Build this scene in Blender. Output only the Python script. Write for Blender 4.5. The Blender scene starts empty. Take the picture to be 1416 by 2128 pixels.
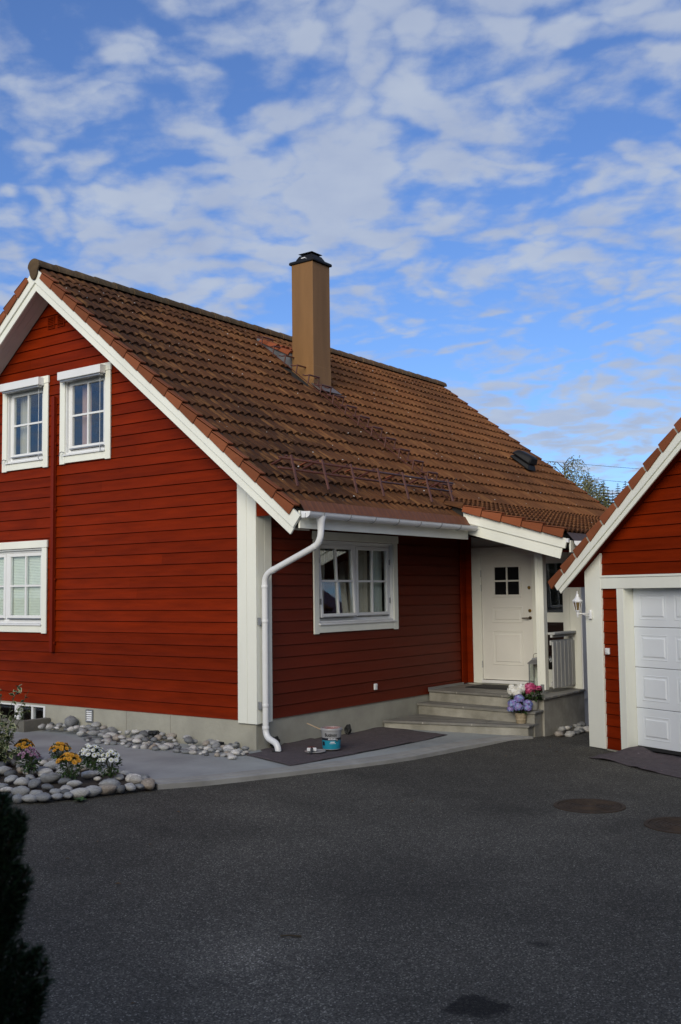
import bpy, bmesh, math, random
from mathutils import Vector, Matrix, noise
from mathutils.geometry import tessellate_polygon
R = math.radians
random.seed(11)
scene = bpy.context.scene
COL = scene.collection

# ------------------------------------------------------------------ camera
CAM = Vector((-10.123, -8.806, 1.607)); YAW, PITCH, ROLL = R(36.356), R(4.429), R(-0.705)
fw = Vector((math.cos(YAW)*math.cos(PITCH), math.sin(YAW)*math.cos(PITCH), math.sin(PITCH)))
rt0 = Vector((math.sin(YAW), -math.cos(YAW), 0)); up0 = rt0.cross(fw)
rt = rt0*math.cos(ROLL) + up0*math.sin(ROLL); up = up0*math.cos(ROLL) - rt0*math.sin(ROLL)
cd = bpy.data.cameras.new('camera'); cam = bpy.data.objects.new('camera', cd); COL.objects.link(cam)
cd.sensor_fit = 'VERTICAL'; cd.sensor_height = 36; cd.lens = 36*2172.5/2128
cd.clip_start = .05; cd.clip_end = 3000
m = Matrix((rt, up, -fw)).transposed().to_4x4(); m.translation = CAM
cam.matrix_world = m
cd.dof.use_dof = True; cd.dof.focus_distance = 14.5; cd.dof.aperture_fstop = 5.6
scene.camera = cam
scene.render.resolution_x, scene.render.resolution_y = 681, 1024

# ------------------------------------------------------------------ sky, sun, exposure
SUN_DIR = Vector((-.82, -.28, .37)).normalized()          # towards the sun
w = bpy.data.worlds.new('World'); scene.world = w; w.use_nodes = True
nt = w.node_tree; N = nt.nodes; L = nt.links; N.clear()
def nd(t, **k):
    n = N.new(t)
    for a, b in k.items():
        if a.startswith('i_'): n.inputs[int(a[2:])].default_value = b
        else: setattr(n, a, b)
    return n
out = nd('ShaderNodeOutputWorld'); bg = nd('ShaderNodeBackground')
sky = nd('ShaderNodeTexSky', sky_type='NISHITA', sun_disc=False, sun_elevation=math.asin(SUN_DIR.z), sun_rotation=math.atan2(SUN_DIR.x, SUN_DIR.y), air_density=1.0, dust_density=.5, ozone_density=3.0)
SKY_K, CLOUD = .115, (.455, .525, .655, 1)
sc = nd('ShaderNodeVectorMath', operation='SCALE'); sc.inputs['Scale'].default_value = SKY_K
tn = nd('ShaderNodeVectorMath', operation='MULTIPLY'); tn.inputs[1].default_value = (.74, .93, 1.30); L.new(sky.outputs[0], tn.inputs[0]); L.new(tn.outputs[0], sc.inputs[0])
tc = nd('ShaderNodeTexCoord'); sp = nd('ShaderNodeSeparateXYZ'); L.new(tc.outputs['Generated'], sp.inputs[0])
zc = nd('ShaderNodeMath', operation='MAXIMUM', i_1=.0); L.new(sp.outputs[2], zc.inputs[0])
zo = nd('ShaderNodeMath', operation='ADD', i_1=.16); L.new(zc.outputs[0], zo.inputs[0])
dv = nd('ShaderNodeVectorMath', operation='DIVIDE'); L.new(tc.outputs['Generated'], dv.inputs[0])
cb = nd('ShaderNodeCombineXYZ'); [L.new(zo.outputs[0], cb.inputs[i]) for i in range(3)]; L.new(cb.outputs[0], dv.inputs[1])
mp = nd('ShaderNodeMapping'); L.new(dv.outputs[0], mp.inputs[0])
mp.inputs['Location'].default_value = (3.7, 1.25, 0); mp.inputs['Rotation'].default_value = (0, 0, -YAW); mp.inputs['Scale'].default_value = (1.1, 1, 0)
n1 = nd('ShaderNodeTexNoise'); n1.inputs['Scale'].default_value = 1.5; n1.inputs['Detail'].default_value = 2; n1.inputs['Roughness'].default_value = .5
n2 = nd('ShaderNodeTexNoise'); n2.inputs['Scale'].default_value = 13.; n2.inputs['Detail'].default_value = 7; n2.inputs['Roughness'].default_value = .6
n3 = nd('ShaderNodeTexNoise'); n3.inputs['Scale'].default_value = 6.; n3.inputs['Detail'].default_value = 6
nw = nd('ShaderNodeTexNoise'); nw.inputs['Scale'].default_value = 3.2; nw.inputs['Detail'].default_value = 4
for n in (n1, n2, n3, nw): n.noise_dimensions = '2D'
for n in (n1, n2, n3, nw): L.new(mp.outputs[0], n.inputs['Vector'])
wsub = nd('ShaderNodeVectorMath', operation='MULTIPLY_ADD'); wsub.inputs[1].default_value = (.30, .30, 0); L.new(nw.outputs['Color'], wsub.inputs[0]); L.new(mp.outputs[0], wsub.inputs[2])
vr = nd('ShaderNodeTexVoronoi', voronoi_dimensions='2D', feature='SMOOTH_F1'); vr.inputs['Scale'].default_value = 8.5; vr.inputs['Smoothness'].default_value = .6; L.new(wsub.outputs[0], vr.inputs['Vector'])
v2 = nd('ShaderNodeTexVoronoi', voronoi_dimensions='2D', feature='F1'); v2.inputs['Scale'].default_value = 19.; L.new(wsub.outputs[0], v2.inputs['Vector'])
a1 = nd('ShaderNodeMath', operation='MULTIPLY', i_1=.85); L.new(n1.outputs[0], a1.inputs[0])
a2 = nd('ShaderNodeMath', operation='MULTIPLY_ADD', i_1=.55); L.new(n2.outputs[0], a2.inputs[0]); L.new(a1.outputs[0], a2.inputs[2])
a3 = nd('ShaderNodeMath', operation='MULTIPLY_ADD', i_1=-.62); L.new(vr.outputs['Distance'], a3.inputs[0]); L.new(a2.outputs[0], a3.inputs[2])
a4 = nd('ShaderNodeMath', operation='MULTIPLY_ADD', i_1=-.26); L.new(v2.outputs['Distance'], a4.inputs[0]); L.new(a3.outputs[0], a4.inputs[2])
mr = nd('ShaderNodeMapRange', interpolation_type='SMOOTHSTEP'); L.new(a4.outputs[0], mr.inputs[0])
mr.inputs[1].default_value = .08; mr.inputs[2].default_value = .60; mr.inputs[3].default_value = 0.02; mr.inputs[4].default_value = .90
cl = nd('ShaderNodeMix', data_type='RGBA'); cl.inputs[6].default_value = (CLOUD[0]*.74, CLOUD[1]*.78, CLOUD[2]*.90, 1); cl.inputs[7].default_value = (CLOUD[0]*1.2, CLOUD[1]*1.16, CLOUD[2]*1.08, 1)
L.new(n3.outputs[0], cl.inputs[0])
mx = nd('ShaderNodeMix', data_type='RGBA'); L.new(mr.outputs[0], mx.inputs[0]); L.new(sc.outputs[0], mx.inputs[6]); L.new(cl.outputs[2], mx.inputs[7])
L.new(mx.outputs[2], bg.inputs[0]); bg.inputs[1].default_value = 1.0; L.new(bg.outputs[0], out.inputs[0])

sl = bpy.data.lights.new('sun', 'SUN'); so = bpy.data.objects.new('sun', sl); COL.objects.link(so)
sl.energy = 2.75; sl.angle = R(40); sl.color = (1, .90, .72)
so.rotation_euler = SUN_DIR.to_track_quat('Z', 'Y').to_euler()
vs = scene.view_settings; vs.view_transform = 'Standard'; vs.look = 'None'; vs.gamma = 1; vs.exposure = 0; vs.use_curve_mapping = False

# ------------------------------------------------------------------ helpers
WM = {}
def link(o, parent=None, mw=None):
    COL.objects.link(o); mw = mw or Matrix()
    WM[o.name] = mw
    if parent is not None:
        o.parent = parent; o.matrix_parent_inverse = WM[parent.name].inverted()
    o.matrix_basis = mw
    return o
def tag(o, label=None, cat=None, group=None, kind=None):
    if label: o['label'] = label
    if cat: o['category'] = cat
    if group: o['group'] = group
    if kind: o['kind'] = kind
    return o
def thing(name, loc, label, cat, group=None):
    o = bpy.data.objects.new(name, None); o.empty_display_size = .2
    link(o, None, Matrix.Translation(Vector(loc)))
    return tag(o, label, cat, group)

class MB:
    def __init__(s): s.v = []; s.f = []; s.mi = []; s.cur = 0
    def face(s, idx): s.f.append(tuple(idx)); s.mi.append(s.cur)
    def add(s, verts, faces):
        b = len(s.v); s.v += [tuple(p) for p in verts]
        for f in faces: s.face([i+b for i in f])
    def hexa(s, p):   # 8 points: bottom 4 (ccw), top 4
        s.add(p, [(0, 3, 2, 1), (4, 5, 6, 7), (0, 1, 5, 4), (1, 2, 6, 5), (2, 3, 7, 6), (3, 0, 4, 7)])
    def box(s, x0, x1, y0, y1, z0, z1):
        s.hexa([(x0, y0, z0), (x1, y0, z0), (x1, y1, z0), (x0, y1, z0), (x0, y0, z1), (x1, y0, z1), (x1, y1, z1), (x0, y1, z1)])
    def prism(s, poly, a0, a1, fn):   # poly of 2-D points, extruded between a0 and a1, fn(u,v,a)->xyz
        n = len(poly); b = len(s.v)
        s.v += [tuple(fn(u, v, a0)) for u, v in poly] + [tuple(fn(u, v, a1)) for u, v in poly]
        s.face([b+i for i in range(n)][::-1]); s.face([b+n+i for i in range(n)])
        for i in range(n): s.face((b+i, b+(i+1) % n, b+n+(i+1) % n, b+n+i))
    def tube(s, pts, r, n=8, cap=True):
        pts = [Vector(p) for p in pts]; rr = r if isinstance(r, (list, tuple)) else [r]*len(pts)
        b = len(s.v); prev = None
        for i, p in enumerate(pts):
            t = (pts[min(i+1, len(pts)-1)]-pts[max(i-1, 0)]).normalized()
            if prev is None:
                u = t.orthogonal().normalized()
            else:
                u = (prev - t*prev.dot(t)); u = u.normalized() if u.length > 1e-6 else t.orthogonal().normalized()
            prev = u; v = t.cross(u)
            for k in range(n):
                a = 2*math.pi*k/n; s.v.append(tuple(p+(u*math.cos(a)+v*math.sin(a))*rr[i]))
        for i in range(len(pts)-1):
            for k in range(n):
                s.face((b+i*n+k, b+i*n+(k+1) % n, b+(i+1)*n+(k+1) % n, b+(i+1)*n+k))
        if cap:
            s.face([b+k for k in range(n)][::-1]); e = b+(len(pts)-1)*n; s.face([e+k for k in range(n)])
    def lathe(s, prof, c, n=24, axis=None, capb=True, capt=True):
        M = axis or Matrix(); c = Vector(c); b = len(s.v)
        for r, z in prof:
            for k in range(n):
                a = 2*math.pi*k/n; s.v.append(tuple(c + M.to_3x3() @ Vector((r*math.cos(a), r*math.sin(a), z))))
        for i in range(len(prof)-1):
            for k in range(n): s.face((b+i*n+k, b+i*n+(k+1) % n, b+(i+1)*n+(k+1) % n, b+(i+1)*n+k))
        if capb: s.face([b+k for k in range(n)][::-1])
        if capt: e = b+(len(prof)-1)*n; s.face([e+k for k in range(n)])
    def mesh(s, name, mats, fix=True, smooth=False, bev=0):
        me = bpy.data.meshes.new(name); me.from_pydata(s.v, [], s.f)
        for m_ in (mats if isinstance(mats, (list, tuple)) else [mats]): me.materials.append(m_)
        if any(s.mi): me.polygons.foreach_set('material_index', s.mi)
        if fix or bev:
            bm = bmesh.new(); bm.from_mesh(me)
            if fix: bmesh.ops.recalc_face_normals(bm, faces=bm.faces)
            if bev: bmesh.ops.bevel(bm, geom=list(bm.edges), offset=bev, segments=1, affect='EDGES', clamp_overlap=True)
            bm.to_mesh(me); bm.free()
        if smooth is True: me.polygons.foreach_set('use_smooth', [True]*len(me.polygons))
        elif smooth:
            me.polygons.foreach_set('use_smooth', [True]*len(me.polygons)); me.set_sharp_from_angle(angle=R(smooth))
        return me
    def build(s, name, mats, parent=None, mw=None, **k):
        return link(bpy.data.objects.new(name, s.mesh(name, mats, **k)), parent, mw)
def box(name, x0, x1, y0, y1, z0, z1, mat, parent=None, bev=.003, fr=None):
    b = MB(); b.box(x0, x1, y0, y1, z0, z1)
    if fr: b.v = [tuple(fr(*p)) for p in b.v]
    return b.build(name, mat, parent, bev=bev)
def sheet(name, outer, holes, fn, mat, parent=None):
    polys = [[Vector((p[0], p[1], 0)) for p in outer]] + [[Vector((p[0], p[1], 0)) for p in h] for h in holes]
    tris = tessellate_polygon(polys); flat = [p for q in polys for p in q]
    b = MB(); b.add([fn(p.x, p.y) for p in flat], tris)
    return b.build(name, mat, parent, fix=True)

# ------------------------------------------------------------------ materials
MATS = {}
def mat(name, col, rough=.6, metal=0, spec=.5, var=0., vscale=3., bump=0., bscale=40., coat=0., col2=None, detail=4, stretch=None, isl=0., objr=0., coords='Object', sub=None):
    if name in MATS: return MATS[name]
    m_ = bpy.data.materials.new(name); m_.use_nodes = True; t = m_.node_tree; b = t.nodes['Principled BSDF']
    b.inputs['Roughness'].default_value = rough; b.inputs['Metallic'].default_value = metal; b.inputs['Specular IOR Level'].default_value = spec
    b.inputs['Coat Weight'].default_value = coat
    b.inputs['Base Color'].default_value = (*col, 1)
    g = t.nodes.new('ShaderNodeNewGeometry'); tc_ = t.nodes.new('ShaderNodeTexCoord')
    vec = g.outputs['Position'] if coords == 'World' else tc_.outputs['Object']
    if stretch:
        mp_ = t.nodes.new('ShaderNodeMapping'); mp_.inputs['Scale'].default_value = stretch; t.links.new(vec, mp_.inputs[0]); vec = mp_.outputs[0]
    cur = None
    if var or col2:
        n = t.nodes.new('ShaderNodeTexNoise'); n.inputs['Scale'].default_value = vscale; n.inputs['Detail'].default_value = detail; n.inputs['Roughness'].default_value = .6; t.links.new(vec, n.inputs['Vector'])
        r = t.nodes.new('ShaderNodeMapRange'); r.inputs[1].default_value = .3; r.inputs[2].default_value = .7; t.links.new(n.outputs[0], r.inputs[0])
        mx_ = t.nodes.new('ShaderNodeMix'); mx_.data_type = 'RGBA'; t.links.new(r.outputs[0], mx_.inputs[0])
        c2 = col2 or tuple(c*(1-var) for c in col); c1 = col if col2 else tuple(min(1, c*(1+var)) for c in col)
        mx_.inputs[6].default_value = (*c1, 1); mx_.inputs[7].default_value = (*c2, 1); cur = mx_.outputs[2]
    if isl or objr:
        src = g.outputs['Random Per Island']
        if objr:
            oi = t.nodes.new('ShaderNodeObjectInfo'); src = oi.outputs['Random']
        amt = isl or objr
        r2 = t.nodes.new('ShaderNodeMapRange'); r2.inputs[3].default_value = 1-amt; r2.inputs[4].default_value = 1+amt; t.links.new(src, r2.inputs[0])
        vm = t.nodes.new('ShaderNodeVectorMath'); vm.operation = 'SCALE'; t.links.new(r2.outputs[0], vm.inputs['Scale'])
        if cur: t.links.new(cur, vm.inputs[0])
        else: vm.inputs[0].default_value = col
        cur = vm.outputs[0]
    if cur: t.links.new(cur, b.inputs['Base Color'])
    if bump:
        n = t.nodes.new('ShaderNodeTexNoise'); n.inputs['Scale'].default_value = bscale; n.inputs['Detail'].default_value = 5; t.links.new(vec, n.inputs['Vector'])
        bp = t.nodes.new('ShaderNodeBump'); bp.inputs['Strength'].default_value = bump; bp.inputs['Distance'].default_value = .02
        t.links.new(n.outputs[0], bp.inputs['Height']); t.links.new(bp.outputs[0], b.inputs['Normal'])
    MATS[name] = m_; return m_

RED = (.165, .0150, .0016)
M_red = mat('red_paint', RED, .45, var=.2, vscale=1.4, bump=.10, bscale=22, coords='World', spec=.06, stretch=(1, 1, 9), objr=.14)
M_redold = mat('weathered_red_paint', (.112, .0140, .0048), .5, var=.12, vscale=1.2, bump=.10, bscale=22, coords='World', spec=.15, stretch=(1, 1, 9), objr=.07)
M_redshade = mat('red_trim', (.155, .012, .0025), .5, spec=.15, var=.1, vscale=2, bump=.06, bscale=30)
M_white = mat('white_paint', (.79, .80, .71), .42, var=.06, vscale=1.6, bump=.035, bscale=60, coords='World', stretch=(1, 1, .25))
M_whitemetal = mat('white_metal', (.74, .75, .75), .33, var=.03, vscale=3, bump=.01)
M_pvc = mat('white_window', (.75, .76, .75), .35, var=.02)
M_gdoor = mat('garage_door_paint', (.73, .765, .79), .4, var=.03, vscale=2, bump=.015, bscale=90)
M_soffit = mat('soffit_boards', (.60, .56, .50), .55, var=.05)
M_found = mat('foundation_concrete', (.42, .41, .335), .85, col2=(.30, .29, .24), vscale=1.6, bump=.25, bscale=18, detail=7, coords='World')
M_slab = mat('path_concrete', (.37, .395, .39), .6, col2=(.215, .23, .235), vscale=1.1, bump=.18, bscale=12, detail=8, coords='World')
M_kerb = mat('kerb_concrete', (.36, .355, .33), .85, col2=(.25, .245, .225), vscale=2.2, bump=.3, bscale=25, detail=8, coords='World')
M_step = mat('step_concrete', (.40, .385, .33), .85, col2=(.20, .19, .155), vscale=2.6, bump=.25, bscale=22, detail=7, coords='World')
M_slate = mat('slate_tread', (.235, .225, .20), .6, col2=(.155, .15, .135), vscale=4, bump=.12, bscale=30, objr=.14, coords='World')
M_slateedge = mat('slate_edge', (.40, .385, .33), .75, var=.12, vscale=7)
M_chim = mat('chimney_sheet', (.215, .112, .042), .55, spec=.25, metal=.0, var=.16, vscale=1.5, stretch=(2, 2, .3), coords='World')
M_black = mat('black_metal', (.010, .010, .011), .55, spec=.2, var=.2)
M_lead = mat('lead_flashing', (.16, .165, .175), .45, metal=.3, var=.12)
M_rust = mat('red_brown_steel', (.085, .026, .017), .5, var=.2, vscale=8)
M_rusto = mat('orange_brown_steel', (.25, .065, .025), .5, var=.2, vscale=8)
M_skirt = mat('brown_sheet', (.15, .060, .032), .7, spec=.2, var=.15, vscale=6)
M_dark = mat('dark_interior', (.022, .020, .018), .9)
M_galv = mat('galvanised_steel', (.33, .34, .35), .4, metal=.6, var=.1)
M_grey = mat('weathered_grey_board', (.50, .50, .47), .7, col2=(.36, .37, .36), vscale=9, bump=.1, bscale=40, stretch=(6, 6, .5))
M_brass = mat('brass', (.32, .21, .06), .35, metal=1)
M_bronze = mat('bronze_handle', (.10, .07, .04), .38, metal=.9)
M_doorp = mat('door_paint', (.71, .70, .645), .36, var=.02)
M_curtain = mat('curtain_cloth', (.52, .47, .38), .9, var=.06)
M_blind = mat('pale_blind', (.82, .86, .78), .8, var=.05)
M_soil = mat('soil', (.045, .035, .026), .95, col2=(.025, .02, .016), vscale=14, bump=.5, bscale=40)
M_lawn = mat('grass_ground', (.06, .085, .03), .95, col2=(.09, .09, .04), vscale=.3, bump=.4, bscale=5)
M_rubber = mat('black_rubber', (.018, .018, .019), .85, var=.3, vscale=90, bump=.4, bscale=160)

def stone_mat():
    m_ = mat('river_stone', (.43, .43, .425), .7, var=.0, bump=.22, bscale=30)
    t = m_.node_tree; b = t.nodes['Principled BSDF']
    oi = t.nodes.new('ShaderNodeObjectInfo'); g = t.nodes.new('ShaderNodeTexCoord')
    va = t.nodes.new('ShaderNodeVectorMath'); va.operation = 'ADD'; t.links.new(g.outputs['Object'], va.inputs[0]); t.links.new(oi.outputs['Random'], va.inputs[1])
    sc_ = t.nodes.new('ShaderNodeVectorMath'); sc_.operation = 'SCALE'; sc_.inputs['Scale'].default_value = 40; t.links.new(oi.outputs['Random'], sc_.inputs[0])
    va2 = t.nodes.new('ShaderNodeVectorMath'); va2.operation = 'ADD'; t.links.new(g.outputs['Object'], va2.inputs[0]); t.links.new(sc_.outputs[0], va2.inputs[1])
    rr = t.nodes.new('ShaderNodeValToRGB'); e = rr.color_ramp.elements
    e[0].position = 0; e[0].color = (.10, .105, .11, 1); e[1].position = 1; e[1].color = (.54, .52, .48, 1)
    for p_, c_ in ((.22, (.20, .207, .212)), (.45, (.31, .312, .305)), (.70, (.41, .405, .385)), (.80, (.29, .24, .185)), (.84, (.34, .33, .31)), (.9, (.50, .49, .47))):
        x = e.new(p_); x.color = (*c_, 1)
    t.links.new(oi.outputs['Random'], rr.inputs[0])
    wv = t.nodes.new('ShaderNodeTexNoise'); wv.inputs['Scale'].default_value = 1.6; wv.inputs['Detail'].default_value = 9; wv.inputs['Roughness'].default_value = .72; wv.inputs['Distortion'].default_value = 1.6
    mp_ = t.nodes.new('ShaderNodeMapping'); mp_.inputs['Scale'].default_value = (1.4, 1.4, 4.5); mp_.inputs['Rotation'].default_value = (.4, .3, 0); t.links.new(va2.outputs[0], mp_.inputs[0]); t.links.new(mp_.outputs[0], wv.inputs['Vector'])
    r = t.nodes.new('ShaderNodeMapRange'); r.inputs[1].default_value = .32; r.inputs[2].default_value = .68; r.inputs[3].default_value = .5; r.inputs[4].default_value = 1.6; t.links.new(wv.outputs[0], r.inputs[0])
    ml = t.nodes.new('ShaderNodeVectorMath'); ml.operation = 'SCALE'; t.links.new(rr.outputs[0], ml.inputs[0]); t.links.new(r.outputs[0], ml.inputs['Scale'])
    t.links.new(ml.outputs[0], b.inputs['Base Color']); return m_
M_stone = stone_mat()

def tile_mat(name, c1, c2, c3, lichen=True, rnd=.16):
    m_ = mat(name, c1, .92, spec=.15, bump=.25, bscale=70, coords='World')
    t = m_.node_tree; b = t.nodes['Principled BSDF']
    g = t.nodes.new('ShaderNodeNewGeometry'); oi = t.nodes.new('ShaderNodeObjectInfo')
    ad = t.nodes.new('ShaderNodeMath'); ad.operation = 'ADD'; t.links.new(g.outputs['Random Per Island'], ad.inputs[0]); t.links.new(oi.outputs['Random'], ad.inputs[1])
    fr = t.nodes.new('ShaderNodeMath'); fr.operation = 'FRACT'; t.links.new(ad.outputs[0], fr.inputs[0])
    n = t.nodes.new('ShaderNodeTexNoise'); n.inputs['Scale'].default_value = .55; n.inputs['Detail'].default_value = 4; t.links.new(g.outputs['Position'], n.inputs['Vector'])
    # streaks along the slope
    mp_ = t.nodes.new('ShaderNodeMapping'); mp_.inputs['Rotation'].default_value = (R(-38.45), 0, 0); mp_.inputs['Scale'].default_value = (9, .9, 3)
    t.links.new(g.outputs['Position'], mp_.inputs[0])
    n2_ = t.nodes.new('ShaderNodeTexNoise'); n2_.inputs['Scale'].default_value = 1.3; n2_.inputs['Detail'].default_value = 6; n2_.inputs['Roughness'].default_value = .65; t.links.new(mp_.outputs[0], n2_.inputs['Vector'])
    r1 = t.nodes.new('ShaderNodeMapRange'); r1.inputs[1].default_value = .36; r1.inputs[2].default_value = .64; t.links.new(n.outputs[0], r1.inputs[0])
    r2 = t.nodes.new('ShaderNodeMapRange'); r2.inputs[1].default_value = .5; r2.inputs[2].default_value = .72; t.links.new(n2_.outputs[0], r2.inputs[0])
    # more moss on the windward end of the roof
    sx = t.nodes.new('ShaderNodeSeparateXYZ'); t.links.new(g.outputs['Position'], sx.inputs[0])
    rx = t.nodes.new('ShaderNodeMapRange'); rx.inputs[1].default_value = 6.5; rx.inputs[2].default_value = .5; rx.inputs[3].default_value = .0; rx.inputs[4].default_value = .74; t.links.new(sx.outputs[0], rx.inputs[0])
    mxm = t.nodes.new('ShaderNodeMath'); mxm.operation = 'MULTIPLY_ADD'; mxm.inputs[1].default_value = .55; t.links.new(r1.outputs[0], mxm.inputs[0]); t.links.new(rx.outputs[0], mxm.inputs[2]); mxm.use_clamp = True
    A = t.nodes.new('ShaderNodeMix'); A.data_type = 'RGBA'; A.inputs[6].default_value = (*c1, 1); A.inputs[7].default_value = (*c2, 1); t.links.new(mxm.outputs[0], A.inputs[0])
    sm = t.nodes.new('ShaderNodeMath'); sm.operation = 'MULTIPLY'; sm.inputs[1].default_value = .6; t.links.new(r2.outputs[0], sm.inputs[0])
    Bm = t.nodes.new('ShaderNodeMix'); Bm.data_type = 'RGBA'; Bm.inputs[7].default_value = (*c3, 1); t.links.new(A.outputs[2], Bm.inputs[6]); t.links.new(sm.outputs[0], Bm.inputs[0])
    rv = t.nodes.new('ShaderNodeMapRange'); rv.inputs[3].default_value = 1-rnd; rv.inputs[4].default_value = 1+rnd; t.links.new(fr.outputs[0], rv.inputs[0])
    S = t.nodes.new('ShaderNodeVectorMath'); S.operation = 'SCALE'; t.links.new(Bm.outputs[2], S.inputs[0]); t.links.new(rv.outputs[0], S.inputs['Scale'])
    last = S.outputs[0]
    if lichen:
        vo = t.nodes.new('ShaderNodeTexVoronoi'); vo.inputs['Scale'].default_value = 10.; t.links.new(g.outputs['Position'], vo.inputs['Vector'])
        wn = t.nodes.new('ShaderNodeSeparateColor'); t.links.new(vo.outputs['Color'], wn.inputs[0])
        th = t.nodes.new('ShaderNodeMapRange'); th.inputs[1].default_value = .55; th.inputs[2].default_value = 1; th.inputs[3].default_value = -.01; th.inputs[4].default_value = .14; t.links.new(wn.outputs[0], th.inputs[0])
        lt = t.nodes.new('ShaderNodeMath'); lt.operation = 'LESS_THAN'; t.links.new(vo.outputs['Distance'], lt.inputs[0]); t.links.new(th.outputs[0], lt.inputs[1])
        l2 = t.nodes.new('ShaderNodeMath'); l2.operation = 'MULTIPLY'; l2.inputs[1].default_value = .8; t.links.new(lt.outputs[0], l2.inputs[0])
        Cm = t.nodes.new('ShaderNodeMix'); Cm.data_type = 'RGBA'; Cm.inputs[7].default_value = (.55, .53, .49, 1); t.links.new(last, Cm.inputs[6]); t.links.new(l2.outputs[0], Cm.inputs[0]); last = Cm.outputs[2]
    t.links.new(last, b.inputs['Base Color']); return m_
M_tile = tile_mat('roof_tile', (.182, .072, .0265), (.046, .0215, .0125), (.29, .140, .050))
M_verge = tile_mat('verge_tile', (.29, .084, .034), (.20, .066, .030), (.28, .095, .042), lichen=False, rnd=.2)
M_ridge = tile_mat('ridge_tile', (.14, .082, .045), (.075, .055, .033), (.22, .15, .08), lichen=False)
M_newtile = tile_mat('fresh_tile', (.24, .065, .028), (.20, .06, .026), (.26, .08, .035), lichen=False)

def glass_mat():
    m_ = bpy.data.materials.new('window_glass'); m_.use_nodes = True; t = m_.node_tree; t.nodes.clear()
    o = t.nodes.new('ShaderNodeOutputMaterial'); mxs = t.nodes.new('ShaderNodeMixShader'); tr = t.nodes.new('ShaderNodeBsdfTransparent'); gl = t.nodes.new('ShaderNodeBsdfGlossy')
    tr.inputs[0].default_value = (.93, .955, .945, 1); gl.inputs['Roughness'].default_value = .015; gl.inputs[0].default_value = (.95, .97, 1, 1)
    f = t.nodes.new('ShaderNodeLayerWeight'); f.inputs[0].default_value = .5
    pw_ = t.nodes.new('ShaderNodeMath'); pw_.operation = 'POWER'; pw_.inputs[1].default_value = 4.0; t.links.new(f.outputs['Facing'], pw_.inputs[0])
    mu = t.nodes.new('ShaderNodeMath'); mu.operation = 'MULTIPLY_ADD'; mu.inputs[1].default_value = .9; mu.inputs[2].default_value = .075; mu.use_clamp = True
    t.links.new(pw_.outputs[0], mu.inputs[0]); t.links.new(mu.outputs[0], mxs.inputs[0]); t.links.new(tr.outputs[0], mxs.inputs[1]); t.links.new(gl.outputs[0], mxs.inputs[2]); t.links.new(mxs.outputs[0], o.inputs[0])
    return m_
M_glass = glass_mat()

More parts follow.
